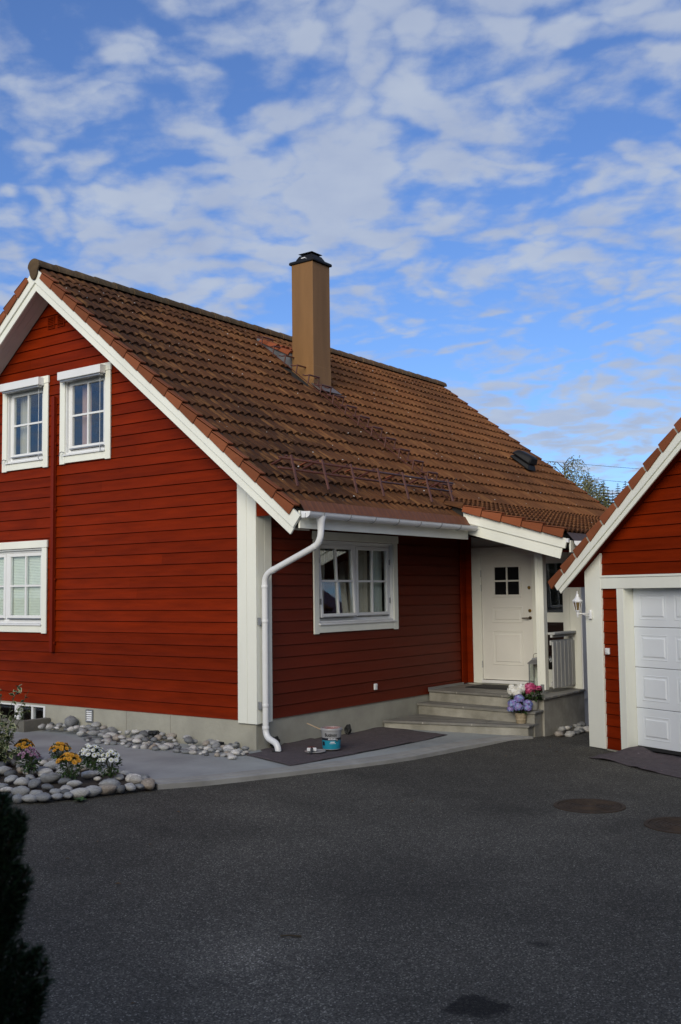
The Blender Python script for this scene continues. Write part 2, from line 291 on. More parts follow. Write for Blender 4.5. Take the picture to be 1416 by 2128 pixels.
def asphalt_mat():
    m_ = mat('asphalt', (.055, .055, .055), .85, spec=.3); t = m_.node_tree; b = t.nodes['Principled BSDF']
    g = t.nodes.new('ShaderNodeNewGeometry'); P_ = g.outputs['Position']
    vo = t.nodes.new('ShaderNodeTexVoronoi'); vo.inputs['Scale'].default_value = 120; t.links.new(P_, vo.inputs['Vector'])
    sc_ = t.nodes.new('ShaderNodeSeparateColor'); t.links.new(vo.outputs['Color'], sc_.inputs[0])
    rr = t.nodes.new('ShaderNodeValToRGB'); e = rr.color_ramp.elements; e[0].color = (.026, .0245, .021, 1); e[1].color = (.25, .235, .20, 1)
    for p_, c_ in ((.5, .053), (.8, .076), (.93, .12)): x = e.new(p_); x.color = (c_*1.08, c_, c_*.82, 1)
    t.links.new(sc_.outputs[0], rr.inputs[0])
    n = t.nodes.new('ShaderNodeTexNoise'); n.inputs['Scale'].default_value = .55; n.inputs['Detail'].default_value = 8; n.inputs['Roughness'].default_value = .68; t.links.new(P_, n.inputs['Vector'])
    r = t.nodes.new('ShaderNodeMapRange'); r.inputs[1].default_value = .32; r.inputs[2].default_value = .68; r.inputs[3].default_value = .70; r.inputs[4].default_value = 1.42; t.links.new(n.outputs[0], r.inputs[0])
    S = t.nodes.new('ShaderNodeVectorMath'); S.operation = 'SCALE'; t.links.new(rr.outputs[0], S.inputs[0]); t.links.new(r.outputs[0], S.inputs['Scale'])
    last = S.outputs[0]
    # oil stains with ragged outlines, pale worn patch
    nw = t.nodes.new('ShaderNodeTexNoise'); nw.inputs['Scale'].default_value = 9; nw.inputs['Detail'].default_value = 4; t.links.new(P_, nw.inputs['Vector'])
    for (cx, cy, ra, el, dark) in ((-5.30, -6.07, .17, 1.0, .22), (-4.25, -5.93, .05, 1, .35), (-6.15, -3.62, .08, 1, .3), (-5.9, -5.35, .36, 1, 1.8), (-5.4, -4.55, .32, 1, 1.6), (-1.0, -4.62, .3, 1, 1.5), (-.3, -4.56, .40, 1, 1.35), (-3.4, -3.2, .5, 1, 1.25), (-2.6, -2.2, .4, 1, 1.3)):
        sb = t.nodes.new('ShaderNodeVectorMath'); sb.operation = 'DISTANCE'; t.links.new(P_, sb.inputs[0]); sb.inputs[1].default_value = (cx, cy, -.5)
        ns = t.nodes.new('ShaderNodeMath'); ns.operation = 'MULTIPLY_ADD'; ns.inputs[1].default_value = -ra*1.6; t.links.new(nw.outputs[0], ns.inputs[0]); t.links.new(sb.outputs['Value'], ns.inputs[2])
        rg = t.nodes.new('ShaderNodeMapRange'); rg.inputs[1].default_value = (-.02 if dark < 1 else -.5*ra); rg.inputs[2].default_value = .04 if dark < 1 else ra*.9; rg.inputs[3].default_value = dark; rg.inputs[4].default_value = 1; t.links.new(ns.outputs[0], rg.inputs[0])
        S = t.nodes.new('ShaderNodeVectorMath'); S.operation = 'SCALE'; t.links.new(last, S.inputs[0]); t.links.new(rg.outputs[0], S.inputs['Scale']); last = S.outputs[0]
    t.links.new(last, b.inputs['Base Color'])
    bp = t.nodes.new('ShaderNodeBump'); bp.inputs['Strength'].default_value = .7; bp.inputs['Distance'].default_value = .006; t.links.new(vo.outputs['Distance'], bp.inputs['Height']); t.links.new(bp.outputs[0], b.inputs['Normal'])
    return m_
M_asphalt = asphalt_mat()

# ------------------------------------------------------------------ ground
def sm(a, b, x):
    t_ = max(0, min(1, (x-a)/(b-a))); return t_*t_*(3-2*t_)
def za(x, y):
    return -.385 - .012*max(0, min(x, 12)) + .03*max(-4, min(0, y)) + .045*math.exp(-((x-3.2)**2+(y+2.0)**2)/.5) + .008*noise.noise(Vector((x*.4, y*.4, 0)))
def zslab(x, y): return -.362 - .008*x + .022*min(0, y)
b = MB(); xs = [-60, -40, -25, -18] + [-14+.5*i for i in range(57)] + [18, 25, 40]; ys = [-60, -40, -25, -18] + [-14+.5*i for i in range(45)] + [11, 16, 25]
for x in xs:
    for y in ys: b.v.append((x, y, za(x, y)))
ny = len(ys)
for i in range(len(xs)-1):
    for j in range(ny-1): b.face((i*ny+j, (i+1)*ny+j, (i+1)*ny+j+1, i*ny+j+1))
tag(b.build('asphalt_driveway', M_asphalt, smooth=True), 'dark grey asphalt driveway in front of the red house and garage', kind='structure')
b = MB(); b.add([(-1500, -1500, -.9), (1500, -1500, -.9), (1500, 1500, -.9), (-1500, 1500, -.9)], [(0, 1, 2, 3)])
tag(b.build('ground', M_lawn), 'open ground around the houses', kind='structure')

front = [(-2.36, -.68), (-1.95, -.90), (-1.5, -1.07), (-.9, -1.27), (-.4, -1.43), (.04, -1.57), (.5, -1.68), (.9, -1.75), (1.45, -1.79), (2.0, -1.83), (2.6, -1.92), (3.05, -2.02), (3.40, -2.14)]
back1 = [(3.40, 0), (0, 0), (-2.2, 0)]
b = MB()
def slab_piece(poly, name):
    sheet(name, poly, [], lambda x, y: (x, y, zslab(x, y)), M_slab)
s1 = sheet('concrete_path', front + [(3.40, .02), (-.05, .02), (-.05, .0), (-2.08, .0)], [], lambda x, y: (x, y, zslab(x, y)), M_slab)
tag(s1, 'smooth grey concrete path along the house front', kind='structure')
s2 = sheet('concrete_path', [(-2.08, 0), (-.05, 0), (-.05, 9), (-1.45, 9), (-1.6, 4), (-1.72, 2.9), (-1.86, 2.1), (-1.92, 1.1), (-1.97, .4)], [], lambda x, y: (x, y, zslab(x, y)), M_slab)
tag(s2, 'smooth grey concrete path along the gable wall', kind='structure')
# cast kerb strip along the front of the path: its blocks are pieces
kerb = MB()
def offs(i, d):
    p = Vector(front[i]); q = Vector(front[min(i+1, len(front)-1)]); o = Vector(front[max(i-1, 0)]); t_ = (q-o).normalized(); nrm = Vector((-t_.y, t_.x)); return p+nrm*d
kx = bpy.data.objects.new('kerb', None); link(kx); tag(kx, 'pale concrete kerb strip between path and asphalt', kind='structure')
for i in range(len(front)-1):
    for (d0, d1, h) in ((-.02, .10, .006), (.104, .27, .010)):
        a0, a1, c0, c1 = offs(i, d0), offs(i, d1), offs(i+1, d0), offs(i+1, d1)
        kb = MB()
        zz = lambda p, k=0: max(zslab(p.x, p.y), za(p.x, p.y)) + h + k
        pts = [a0, c0, c1, a1]
        kb.hexa([(p.x, p.y, za(p.x, p.y)-.08) for p in pts] + [(p.x, p.y, zz(p)) for p in pts])
        kb.build('kerb_block', M_kerb, kx, bev=.003)

# ------------------------------------------------------------------ wall building blocks
PITCHB = .156
def GF(s, d, z): return (-d, s, z)
def EF(s, d, z): return (s, -d, z)
XD = 5.37
def DF(s, d, z): return (XD-d, s, z)
GK = .985
G0 = Vector((CAM.x+(3.638-CAM.x)*GK, CAM.y+(-2.90-CAM.y)*GK)); GE = Vector((-.3958, -.9183)); GN = Vector((-.9183, .3958))
def RF(s, d, z): p = G0+GE*s+GN*d; return (p.x, p.y, z)

PROF = [(0, 0), (.10, .28), (.28, .55), (.55, .82), (.930, 1.0), (.936, 2.3), (1.15, 2.3)]
def board(fr, sa0, sb0, sa1, sb1, za_, zb_, zrow, pitch, mat_, parent, tilt=.0135, th=.016):
    # outer face depth interpolates from 0 at the row bottom to -tilt at the row top
    h0 = (za_-zrow)/pitch; h1 = (zb_-zrow)/pitch
    def dd(h):
        for (x0, y0), (x1, y1) in zip(PROF[:-1], PROF[1:]):
            if h <= x1 or x1 > 1: return -tilt*(y0+(y1-y0)*(h-x0)/(x1-x0))
    hs = [h0]+[p[0] for p in PROF if h0+.02 < p[0] < h1-.02]+[h1]
    b_ = MB(); n = len(hs)
    for side in (0, 1):
        for h in hs:
            u = (h-h0)/(h1-h0); s_ = (sa0+(sa1-sa0)*u) if not side else (sb0+(sb1-sb0)*u); z = zrow+h*pitch; d = dd(h)
            b_.v += [fr(s_, d, z), fr(s_, -tilt*2.3-.005 if h > h0 else min(d, 0)-th, z)]
    for i in range(n-1):
        a, c = 2*i, 2*n+2*i
        b_.face((a, c, c+2, a+2)); b_.face((a+1, a+3, c+3, c+1)); b_.face((a, a+2, a+3, a+1)); b_.face((c, c+1, c+3, c+2))
    b_.face((0, 1, 2*n+1, 2*n)); b_.face((2*n-2, 4*n-2, 4*n-1, 2*n-1))
    b_.build('siding_board', mat_, parent)
def siding(fr, parent, mat_, z0, n, span, holes=(), pitch=PITCHB, joints=.45, rng=random.Random(5)):
    for k in range(n):
        z = z0+k*pitch; zt_ = z+pitch+.010
        lo, hi = span(z), span(zt_)
        if lo[1]-lo[0] < .05: continue
        segs = [(lo[0], lo[1], hi[0], hi[1])]
        for (hs0, hs1, hz0, hz1) in holes:
            if zt_ <= hz0 or z >= hz1: continue
            new = []
            for (a, b_, c, d) in segs:
                if b_ <= hs0 or a >= hs1: new.append((a, b_, c, d)); continue
                if a < hs0: new.append((a, hs0, c, hs0))
                if b_ > hs1: new.append((hs1, b_, hs1, d))
            segs = new
            if z < hz0-.01: board(fr, hs0, hs1, hs0, hs1, z, hz0, z, pitch, mat_, parent)
            if zt_ > hz1+.02: board(fr, hs0, hs1, hs0, hs1, hz1, zt_, z, pitch, mat_, parent)
        for (a, b_, c, d) in segs:
            if b_-a > 2 and rng.random() < joints:
                mid = a+(b_-a)*rng.uniform(.25, .75)
                board(fr, a, mid-.001, c, mid-.001, z, zt_, z, pitch, mat_, parent); board(fr, mid+.001, b_, mid+.001, d, z+.001, zt_, z, pitch, mat_, parent)
            else: board(fr, a, b_, c, max(c+.002, d), z, zt_, z, pitch, mat_, parent)

def ring(b_, fr, s0, s1, z0, z1, w_, d0, d1):
    for (a, c, e, f) in ((s0, s1, z0, z0+w_), (s0, s1, z1-w_, z1), (s0, s0+w_, z0+w_, z1-w_), (s1-w_, s1, z0+w_, z1-w_)):
        b_.hexa([fr(a, d0, e), fr(c, d0, e), fr(c, d1, e), fr(a, d1, e), fr(a, d0, f), fr(c, d0, f), fr(c, d1, f), fr(a, d1, f)])
def fbox(b_, fr, s0, s1, d0, d1, z0, z1):
    b_.hexa([fr(s0, d0, z0), fr(s1, d0, z0), fr(s1, d1, z0), fr(s0, d1, z0), fr(s0, d0, z1), fr(s1, d0, z1), fr(s1, d1, z1), fr(s0, d1, z1)])
CW = .112
def window(fr, s0, s1, z0, z1, parent, nsash, label, casing=True, ajar=None, sash_z=(0, 0), cols=2, rows=2, cw=CW, room=1.5):
    o0, o1, oz0, oz1 = s0+cw-.012, s1-cw+.012, z0+.150, z1-.118
    if not casing: o0, o1, oz0, oz1 = s0, s1, z0, z1
    b_ = MB(); ring(b_, fr, o0, o1, oz0, oz1, .022, -.13, -.001 if casing else -.02); ring(b_, fr, o0+.022, o1-.022, oz0+.022, oz1-.022, .034, -.115, -.05)
    fs0, fs1, fz0, fz1 = o0+.056, o1-.056, oz0+.056, oz1-.056
    wd = (fs1-fs0-(nsash-1)*.06)/nsash
    for k in range(nsash-1): fbox(b_, fr, fs0+wd*(k+1)+.06*k, fs0+wd*(k+1)+.06*(k+1), -.115, -.04, fz0, fz1)
    win = b_.build('window', M_pvc, parent, bev=.003); win['label'] = label
    if casing:
        for nm, q in (('casing_board', (s0, s0+cw, .002, .026, z0, z1-.115)), ('casing_board', (s1-cw, s1, .002, .026, z0, z1-.115)), ('casing_board', (s0+cw+.002, s1-cw-.002, .002, .024, z0+.014, z0+.135)), ('casing_board', (s0-.015, s1+.015, .002, .034, z1-.113, z1))):
            c = MB(); fbox(c, fr, *q); c.build(nm, M_white, win, bev=.003)
        c = MB(); zt_ = z0+.150; c.hexa([fr(o0, .05, zt_-.030), fr(o1, .05, zt_-.030), fr(o1, .05, zt_-.012), fr(o0, .05, zt_-.012), fr(o0, -.08, zt_-.004), fr(o1, -.08, zt_-.004), fr(o1, -.08, zt_+.012), fr(o0, -.08, zt_+.012)])
        c.build('sill', M_whitemetal, win)
    for k in range(nsash):
        a = fs0+k*(wd+.06)+.004; c_ = a+wd-.008; g0 = fz0+.012; g1 = fz1-.004; sw = .052
        f2 = fr
        if ajar and ajar[0] == k:
            ang = ajar[1]
            def f2(s, d, z, fr=fr, zt_=g1, ang=ang):
                dz = z-zt_; dd = d+.06; return fr(s, -.06+dd*math.cos(ang)-dz*math.sin(ang), zt_+dz*math.cos(ang)+dd*math.sin(ang))
        c = MB(); ring(c, f2, a, c_, g0, g1, sw, -.088, -.034); c.build('sash', M_pvc, win, bev=.004)
        c = MB(); fbox(c, f2, a+.03, c_-.03, -.03, .0 if not ajar else -.02, g0-.004, g0+.012); c.build('drip_bar', M_galv, win)
        mw_ = .028
        ms = [(a+sw+(c_-a-2*sw)*i/cols) for i in range(1, cols)]; mz = [(g0+sw+(g1-g0-2*sw)*j/rows) for j in range(1, rows)]
        for q in ms:
            c = MB(); fbox(c, f2, q-mw_/2, q+mw_/2, -.082, -.040, g0+sw, g1-sw); c.build('muntin', M_pvc, win)
        for q in mz:
            c = MB(); fbox(c, f2, a+sw, c_-sw, -.081, -.041, q-mw_/2, q+mw_/2); c.build('muntin', M_pvc, win)
        xs_ = [a+sw]+ms+[c_-sw]; zs_ = [g0+sw]+mz+[g1-sw]
        for i in range(len(xs_)-1):
            for j in range(len(zs_)-1):
                c = MB(); fbox(c, f2, xs_[i]-.005, xs_[i+1]+.005, -.064, -.058, zs_[j]-.005, zs_[j+1]+.005); c.build('pane', M_glass, win)
        for hz in (g0+.22, g1-.22):
            c = MB(); fbox(c, f2, a-.012 if k == 0 else c_-.004, a+.004 if k == 0 else c_+.012, -.05, -.02, hz-.04, hz+.04); c.build('hinge', M_galv, win)
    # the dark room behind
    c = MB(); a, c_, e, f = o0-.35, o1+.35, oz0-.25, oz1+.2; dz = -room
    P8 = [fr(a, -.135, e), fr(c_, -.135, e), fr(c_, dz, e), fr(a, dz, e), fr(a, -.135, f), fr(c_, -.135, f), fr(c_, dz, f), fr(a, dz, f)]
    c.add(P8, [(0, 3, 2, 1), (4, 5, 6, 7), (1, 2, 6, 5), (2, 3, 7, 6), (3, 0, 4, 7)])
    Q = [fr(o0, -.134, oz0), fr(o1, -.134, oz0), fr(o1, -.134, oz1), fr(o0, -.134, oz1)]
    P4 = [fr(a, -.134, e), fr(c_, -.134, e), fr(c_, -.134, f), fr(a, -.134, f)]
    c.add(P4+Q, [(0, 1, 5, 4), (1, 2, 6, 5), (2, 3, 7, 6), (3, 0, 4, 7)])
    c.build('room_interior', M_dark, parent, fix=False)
    return (o0, o1, oz0, oz1)

# ------------------------------------------------------------------ house shell
TAN = math.tan(R(38.45)); CS, SN = math.cos(R(38.45)), math.sin(R(38.45))
YR = 4.02; WB = 8.04
def zb(y): return 6.204-TAN*abs(y-YR)        # lower edge of the bargeboard
def ztl(y): return zb(y)+.354+.088            # crest of the tiles
house = thing('house', (0, 0, -.38), 'red clapboard house with white trim, brown tiled roof and tall chimney', 'house')
XE = 11.15                                    # far end wall of the house

WH = [(2.75, 3.88, 3.585, 5.0, 1), (4.165, 5.295, 3.575, 4.99, 1), (4.165, 6.25, 1.052, 2.464, 2)]
opn_g = []
opn_g.append(window(GF, *WH[0][:4], house, 1, 'upper gable window right of the thin red conduit, under a white awning box'))
opn_g.append(window(GF, *WH[1][:4], house, 1, 'upper gable window left of the thin red conduit, under a white awning box'))
opn_g.append(window(GF, *WH[2][:4], house, 2, 'double gable window downstairs with pale blinds'))
EW = (1.182, 3.265, 1.05, 2.46)
opn_e = [window(EF, *EW, house, 2, 'double window in the eaves wall, left sash ajar', ajar=(0, R(3.2)))]

def rect(o): return [(o[0], o[2]), (o[1], o[2]), (o[1], o[3]), (o[0], o[3])]
gw = sheet('gable_wall', [(.01, -.02), (WB, -.02), (WB, zb(WB)+.1), (YR, zb(YR)+.1), (.01, zb(.01)+.1)], [rect(o) for o in opn_g], lambda s, z: GF(s, -.041, z), M_redshade, house)
ew = sheet('eaves_wall', [(.01, -.02), (XD, -.02), (XD, 3.2), (.01, 3.2)], [rect(o) for o in opn_e], lambda s, z: EF(s, -.041, z), M_redshade, house)
def gspan(z):
    hw = (6.204+.058-z)/TAN; return (max(.296, YR-hw), min(WB-.29, YR+hw)) if hw > 0 else (0, 0)
siding(GF, gw, M_red, 0, 40, gspan, [(o[0]-.02, o[1]+.02, o[2]-.02, o[3]+.02) for o in opn_g])
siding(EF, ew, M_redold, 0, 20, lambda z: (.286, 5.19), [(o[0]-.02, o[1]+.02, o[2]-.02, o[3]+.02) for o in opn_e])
# rear, far end walls (plain, unseen from the street)
b = MB(); b.box(XE-.2, XE, -2.0, 0, -.5, 2.6); b.box(.02, XE, WB-.2, WB, -.5, 3.1); b.add([(XE, 0, -.5), (XE, WB, -.5), (XE, WB, zb(WB)), (XE, YR, zb(YR)), (XE, 0, zb(0))], [(0, 1, 2, 3, 4)]); b.build('rear_wall', M_redshade, house)

# foundation
holes_f = [[(4.20, -.34), (6.1, -.34), (6.1, -.03), (4.20, -.03)]]
fo = sheet('foundation', [(.02, -.9), (WB-.02, -.9), (WB-.02, .01), (.02, .01)], holes_f, lambda s, z: GF(s, -.012, z), M_found, house)
b = MB(); b.add([(.012, .02, -.9), (XD, .02, -.9), (XD, .02, .01), (.012, .02, .01)], [(0, 1, 2, 3)]); b.build('foundation', M_found, house)
b = MB()
for yj in (1.55, 2.42): b.box(.0095, .013, yj-.002, yj+.002, -.5, -.01)
b.build('formwork_seam', mat('seam', (.2, .19, .165), .9), fo)
# basement window
bw = MB(); ring(bw, GF, 4.21, 6.08, -.36, -.012, .045, -.1, -.015); fbox(bw, GF, 4.85, 4.95, -.1, -.018, -.32, -.05); fbox(bw, GF, 4.52, 4.56, -.08, -.03, -.32, -.05)
bwo = bw.build('basement_window', M_pvc, house); bwo['label'] = 'low white basement window behind the shrub'
for a, c in ((4.25, 4.52), (4.56, 4.85), (4.95, 5.5), (5.5, 6.04)):
    q = MB(); fbox(q, GF, a, c, -.062, -.056, -.32, -.05); q.build('pane', M_glass, bwo)
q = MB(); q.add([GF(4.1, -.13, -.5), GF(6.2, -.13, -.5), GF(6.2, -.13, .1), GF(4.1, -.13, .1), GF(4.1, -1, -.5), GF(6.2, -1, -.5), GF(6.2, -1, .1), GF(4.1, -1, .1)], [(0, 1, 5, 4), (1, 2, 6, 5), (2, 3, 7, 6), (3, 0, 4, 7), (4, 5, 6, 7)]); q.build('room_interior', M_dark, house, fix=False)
# foundation vent
v = MB(); ring(v, GF, 3.11, 3.26, -.205, -.025, .016, -.012, .012); vo_ = v.build('foundation_vent', M_galv, house)
q = MB(); fbox(q, GF, 3.12, 3.25, -.013, -.010, -.2, -.03); q.build('vent_back', M_black, vo_)
for k in range(5):
    q = MB(); z = -.186+.031*k; q.hexa([GF(3.125, .012, z), GF(3.245, .012, z), GF(3.245, -.004, z+.02), GF(3.125, -.004, z+.02), GF(3.125, .014, z+.003), GF(3.245, .014, z+.003), GF(3.245, -.002, z+.023), GF(3.125, -.002, z+.023)]); q.build('vent_slat', M_whitemetal, vo_)
# gable vents (painted red)
for y0 in (3.82, 4.05):
    v = MB(); ring(v, GF, y0, y0+.165, 5.715, 5.905, .014, -.02, .008); vo_ = v.build('gable_vent', M_red, house)
    q = MB(); fbox(q, GF, y0+.01, y0+.155, -.019, -.017, 5.72, 5.9); q.build('vent_back', M_dark, vo_)
    for k in range(6):
        q = MB(); z = 5.735+.027*k; q.hexa([GF(y0+.012, .010, z), GF(y0+.153, .010, z), GF(y0+.153, -.008, z+.012), GF(y0+.012, -.008, z+.012), GF(y0+.012, .012, z+.006), GF(y0+.153, .012, z+.006), GF(y0+.153, -.006, z+.018), GF(y0+.012, -.006, z+.018)]); q.build('vent_slat', M_red, vo_)
# red conduit cover between the windows
q = MB(); fbox(q, GF, 3.975, 4.105, .001, .014, .80, 4.62); cc = q.build('conduit_board', M_red, house, bev=.003)
q = MB(); fbox(q, GF, 3.975, 4.035, .015, .062, .78, 4.64); q.build('conduit_cover', M_redshade, cc, bev=.004)
for z in (.9, 1.85, 2.9, 3.9):
    q = MB(); fbox(q, GF, 3.955, 3.975, .003, .03, z, z+.03); q.build('conduit_clip', M_redshade, cc)

# corner boards
for (fr, a, c) in ((GF, -.022, .138), (GF, .141, .299), (EF, .0005, .142), (EF, .145, .288)):
    q = MB()
    if fr is GF: q.prism([(a, -.034), (c, -.034), (c, zb(c)+.05), (a, zb(a)+.05)], .001, .022, lambda u, v_, d: GF(u, d, v_))
    else: q.prism([(a, -.034), (c, -.030), (c, 3.0), (a, 3.0)], .001, .022, lambda u, v_, d: EF(u, d, v_))
    q.build('corner_board', M_white, house, bev=.003)
q = MB(); q.prism([(WB-.29, -.034), (WB+.02, -.034), (WB+.02, zb(WB)+.05), (WB-.29, zb(WB-.29)+.05)], .001, .022, lambda u, v_, d: GF(u, d, v_)); q.build('corner_board', M_white, house)
# red closing panel of the eaves box
q = MB(); q.prism([(-.02, 2.60), (-.02, zb(-.02)+.05), (-.62, 2.60)], -.012, .004, lambda u, v_, d: GF(u, d, v_)); q.build('eaves_end_panel', M_red, house)

# ------------------------------------------------------------------ roof
XL, XR = -.37, 11.45
XP = 3.76                                   # porch bargeboard plane
roof = MB()
EY = -.95
def fx(y, z, x): return (x, y, z)
roof.prism([(EY, zb(EY)+.17), (YR, zb(YR)+.17), (YR, ztl(YR)-.07), (EY, ztl(EY)-.07)], XL+.04, XR-.04, fx)
roof.prism([(YR, zb(YR)+.17), (2*YR-EY, zb(EY)+.17), (2*YR-EY, ztl(EY)-.07), (YR, ztl(YR)-.07)], XL+.04, XR-.04, fx)
roof = roof.build('main_roof', M_dark, house)
# gable soffit boards
for side in (-1, 1):
    for k, (x0, x1) in enumerate(((XL+.012, -.24), (-.238, -.12), (-.118, -.002))):
        q = MB()
        pts = [(YR, zb(YR)+.06), (YR+side*4.9, zb(YR+4.9)+.06), (YR+side*4.9, zb(YR+4.9)+.08), (YR, zb(YR)+.08)]
        q.prism(pts, x0, x1, fx); q.build('soffit_board', M_soffit, house, bev=.002)
# bargeboards: wide upper board over a narrower lower one
def barge(y_end, side, x0, x1, o0, o1, name='bargeboard'):
    # along the slope from the ridge to the square-cut foot
    def pt(dist, off):      # dist down-slope measured on the lower edge from the apex foot point, off = perpendicular offset
        return (YR+side*(dist*CS+off*SN), zb(YR)-dist*SN+off*CS)
    ln = 6.25
    apex = lambda off: (YR, zb(YR)+off/CS)
    q = MB(); q.prism([apex(o0), pt(ln, o0), pt(ln, o1), apex(o1)], x0, x1, fx)
    return q.build(name, M_white, house, bev=.003)
for side in (-1, 1):
    barge(0, side, XL-.006, XL+.020, .0, .098); barge(0, side, XL-.030, XL+.010, .100, .277)
q = MB(); q.box(XL-.034, XL+.03, -1.125, -1.072, 2.505, 2.565); q.build('barge_end_cap', M_whitemetal, house, bev=.004)
# fascia, brown eaves skirt, gutter
box('fascia_board', XL+.03, XP-.03, -1.0, -.972, 2.388, 2.60, M_white, house)
sk = MB(); n_ = int((XP-XL)/.028)
for i in range(n_+1):
    x = XL+.06+(XP-XL-.08)*i/n_; d = .006 if i % 4 == 0 else 0
    sk.v += [(x, -.955-d, 2.735), (x, -1.045-d, 2.585)]
for i in range(n_): sk.face((2*i, 2*i+1, 2*i+3, 2*i+2))
sk.build('eaves_skirt', M_skirt, house, fix=False)
def gutter(x0, x1, y, z, r, name, step=.55, parent=house):
    g = MB(); n = 12
    prof = [(math.cos(math.pi+math.pi*k/n)*r, math.sin(math.pi+math.pi*k/n)*r) for k in range(n+1)]
    prof = [(prof[0][0]-.008, .006)]+prof+[(prof[-1][0]+.003, .012)]
    inn = [(p*.94, q_*.94+.001) for p, q_ in prof]
    for x in (x0, x1):
        for p, q_ in prof: g.v.append((x, y+p, z+q_))
    m_ = len(prof)
    for i in range(m_-1): g.face((i, i+1, m_+i+1, m_+i))
    b0 = len(g.v)
    for x in (x0+.003, x1-.003):
        for p, q_ in inn: g.v.append((x, y+p, z+q_))
    for i in range(m_-1): g.face((b0+i+1, b0+i, b0+m_+i, b0+m_+i+1))
    for s_ in (0, m_): g.face([s_+i for i in range(m_)])
    o = g.build(name, M_whitemetal, parent, fix=False, smooth=35)
    x = x0+.28
    while x < x1-.1:
        c = MB(); pts = [(x, y+math.cos(math.pi+math.pi*k/10)*(r+.004), z+math.sin(math.pi+math.pi*k/10)*(r+.004)+.004) for k in range(11)]
        c.tube(pts+[(x, y+r+.005, z+.02)], .008, 5); c.build('gutter_bracket', M_galv, o); x += step
    return o
gut = gutter(XL-.01, XP-.06, -1.118, 2.575, .068, 'gutter')
gut['label'] = 'white half-round gutter along the main eaves'
# downpipe
def arc(p0, p1, p2, n=6):
    p0, p1, p2 = map(Vector, (p0, p1, p2)); return [((1-t)**2*p0+2*t*(1-t)*p1+t*t*p2) for t in [i/n for i in range(n+1)]]
ox = -.085; wy = -.085; wx = .075
path = [Vector((ox, -1.118, 2.44))] + arc((ox, -1.118, 2.36), (ox, -1.118, 2.24), (ox+.018, -1.02, 2.18)) + arc((wx-.02, -.22, 1.90), (wx, wy, 1.855), (wx, wy, 1.74)) + [Vector((wx, wy, .9))] + arc((wx, wy, -.10), (wx, wy, -.20), (wx-.02, -.19, -.225), 5) + arc((wx-.035, -.25, -.24), (wx-.05, -.33, -.26), (wx-.055, -.335, -.37), 5)
q = MB(); q.tube(path, .040, 16); dp = q.build('downpipe', M_whitemetal, house, smooth=50); dp['label'] = 'white downpipe swinging back from the gutter to the house corner'
q = MB(); q.lathe([(.042, -.12), (.046, -.04), (.068, .04), (.070, .05)], (ox, -1.118, 2.49), 16); q.build('gutter_outlet', M_whitemetal, dp, smooth=50)
for z in (1.70, 1.26, .20, -.08):
    q = MB(); q.lathe([(.0425, -.022), (.045, -.018), (.045, .018), (.0425, .022)], (wx, wy, z), 16, capb=False, capt=False); q.build('pipe_clip', M_whitemetal, dp, smooth=40)
for z in (1.26, .20):
    q = MB(); q.box(wx-.075, wx-.045, -.06, -.022, z-.045, z+.045); q.build('pipe_bracket', M_galv, dp)
for t_ in (.02, .98):
    A_, B_ = Vector((ox+.018, -1.02, 2.18)), Vector((wx-.02, -.22, 1.90)); c_ = A_.lerp(B_, t_); d_ = (B_-A_).normalized()
    q = MB(); q.lathe([(.0405, -.03), (.0435, -.028), (.0435, .028), (.0405, .03)], c_, 16, axis=d_.to_track_quat('Z', 'Y').to_matrix().to_4x4(), capb=False, capt=False); q.build('pipe_socket', M_whitemetal, dp, smooth=40)

# ---- tiles
TW, TE, TLN = .3031, .34, .41
def tile_mesh():
    b_ = MB(); ns = 7; xs_ = [TW*i/(2*ns) for i in range(2*ns+1)]
    def prof(i): return .054*abs(math.sin(math.pi*i/ns))**.75
    n = len(xs_)
    lift = .046; th = .044
    for i, x in enumerate(xs_): b_.v.append((x, 0, lift+prof(i)))
    for i, x in enumerate(xs_): b_.v.append((x, TLN, prof(i)))
    for i, x in enumerate(xs_): b_.v.append((x, .004, lift+prof(i)-th))
    for i in range(n-1):
        b_.face((i, i+1, n+i+1, n+i)); b_.face((2*n+i, 2*n+i+1, i+1, i))
    b_.face((0, n, 2*n)); b_.face((n-1, 3*n-1, 2*n-1))
    return b_
TMB = tile_mesh(); TME = TMB.mesh('roof_tile', M_tile, fix=False)
TME.polygons.foreach_set('use_smooth', [len(p.vertices) == 4 and i % 2 == 0 for i, p in enumerate(TME.polygons)]); TME.set_sharp_from_angle(angle=R(42))
def slope_m(origin, ang, x, dist, jit=0, rng=random):
    c, s_ = math.cos(ang), math.sin(ang)
    M_ = Matrix(((1, 0, 0), (0, c, -s_), (0, s_, c))).to_4x4()
    o = Vector(origin)+Vector((x, c*dist, s_*dist))
    if jit:
        M_ = M_ @ Matrix.Rotation(rng.uniform(-.006, .006), 4, 'Z') @ Matrix.Rotation(rng.uniform(-.008, .008), 4, 'X')
    return Matrix.Translation(o) @ M_
A1 = R(38.45); A2 = R(15.5)
off = -.050-.046
def eave_pt(y): return Vector((0, y, ztl(y))) + Vector((0, -SN, CS))*off
tiles = []
rt_ = random.Random(3)
E1 = eave_pt(-.975)
ncol = 39; nrow = 19
X0 = XL+.0
colx = [XL-.01+TW*i for i in range(ncol)]
for j in range(nrow):
    for i in range(ncol):
        if j < 2 and colx[i] > XP-.1: continue
        if 4.0 < colx[i]+.15 < 4.72 and 2.22 < (E1.y+(j+.5)*TE*CS) < 2.75: continue   # chimney stands here
        tiles.append(slope_m(E1, A1, colx[i], j*TE+(.0 if j < nrow-1 else -.15), 1, rt_))
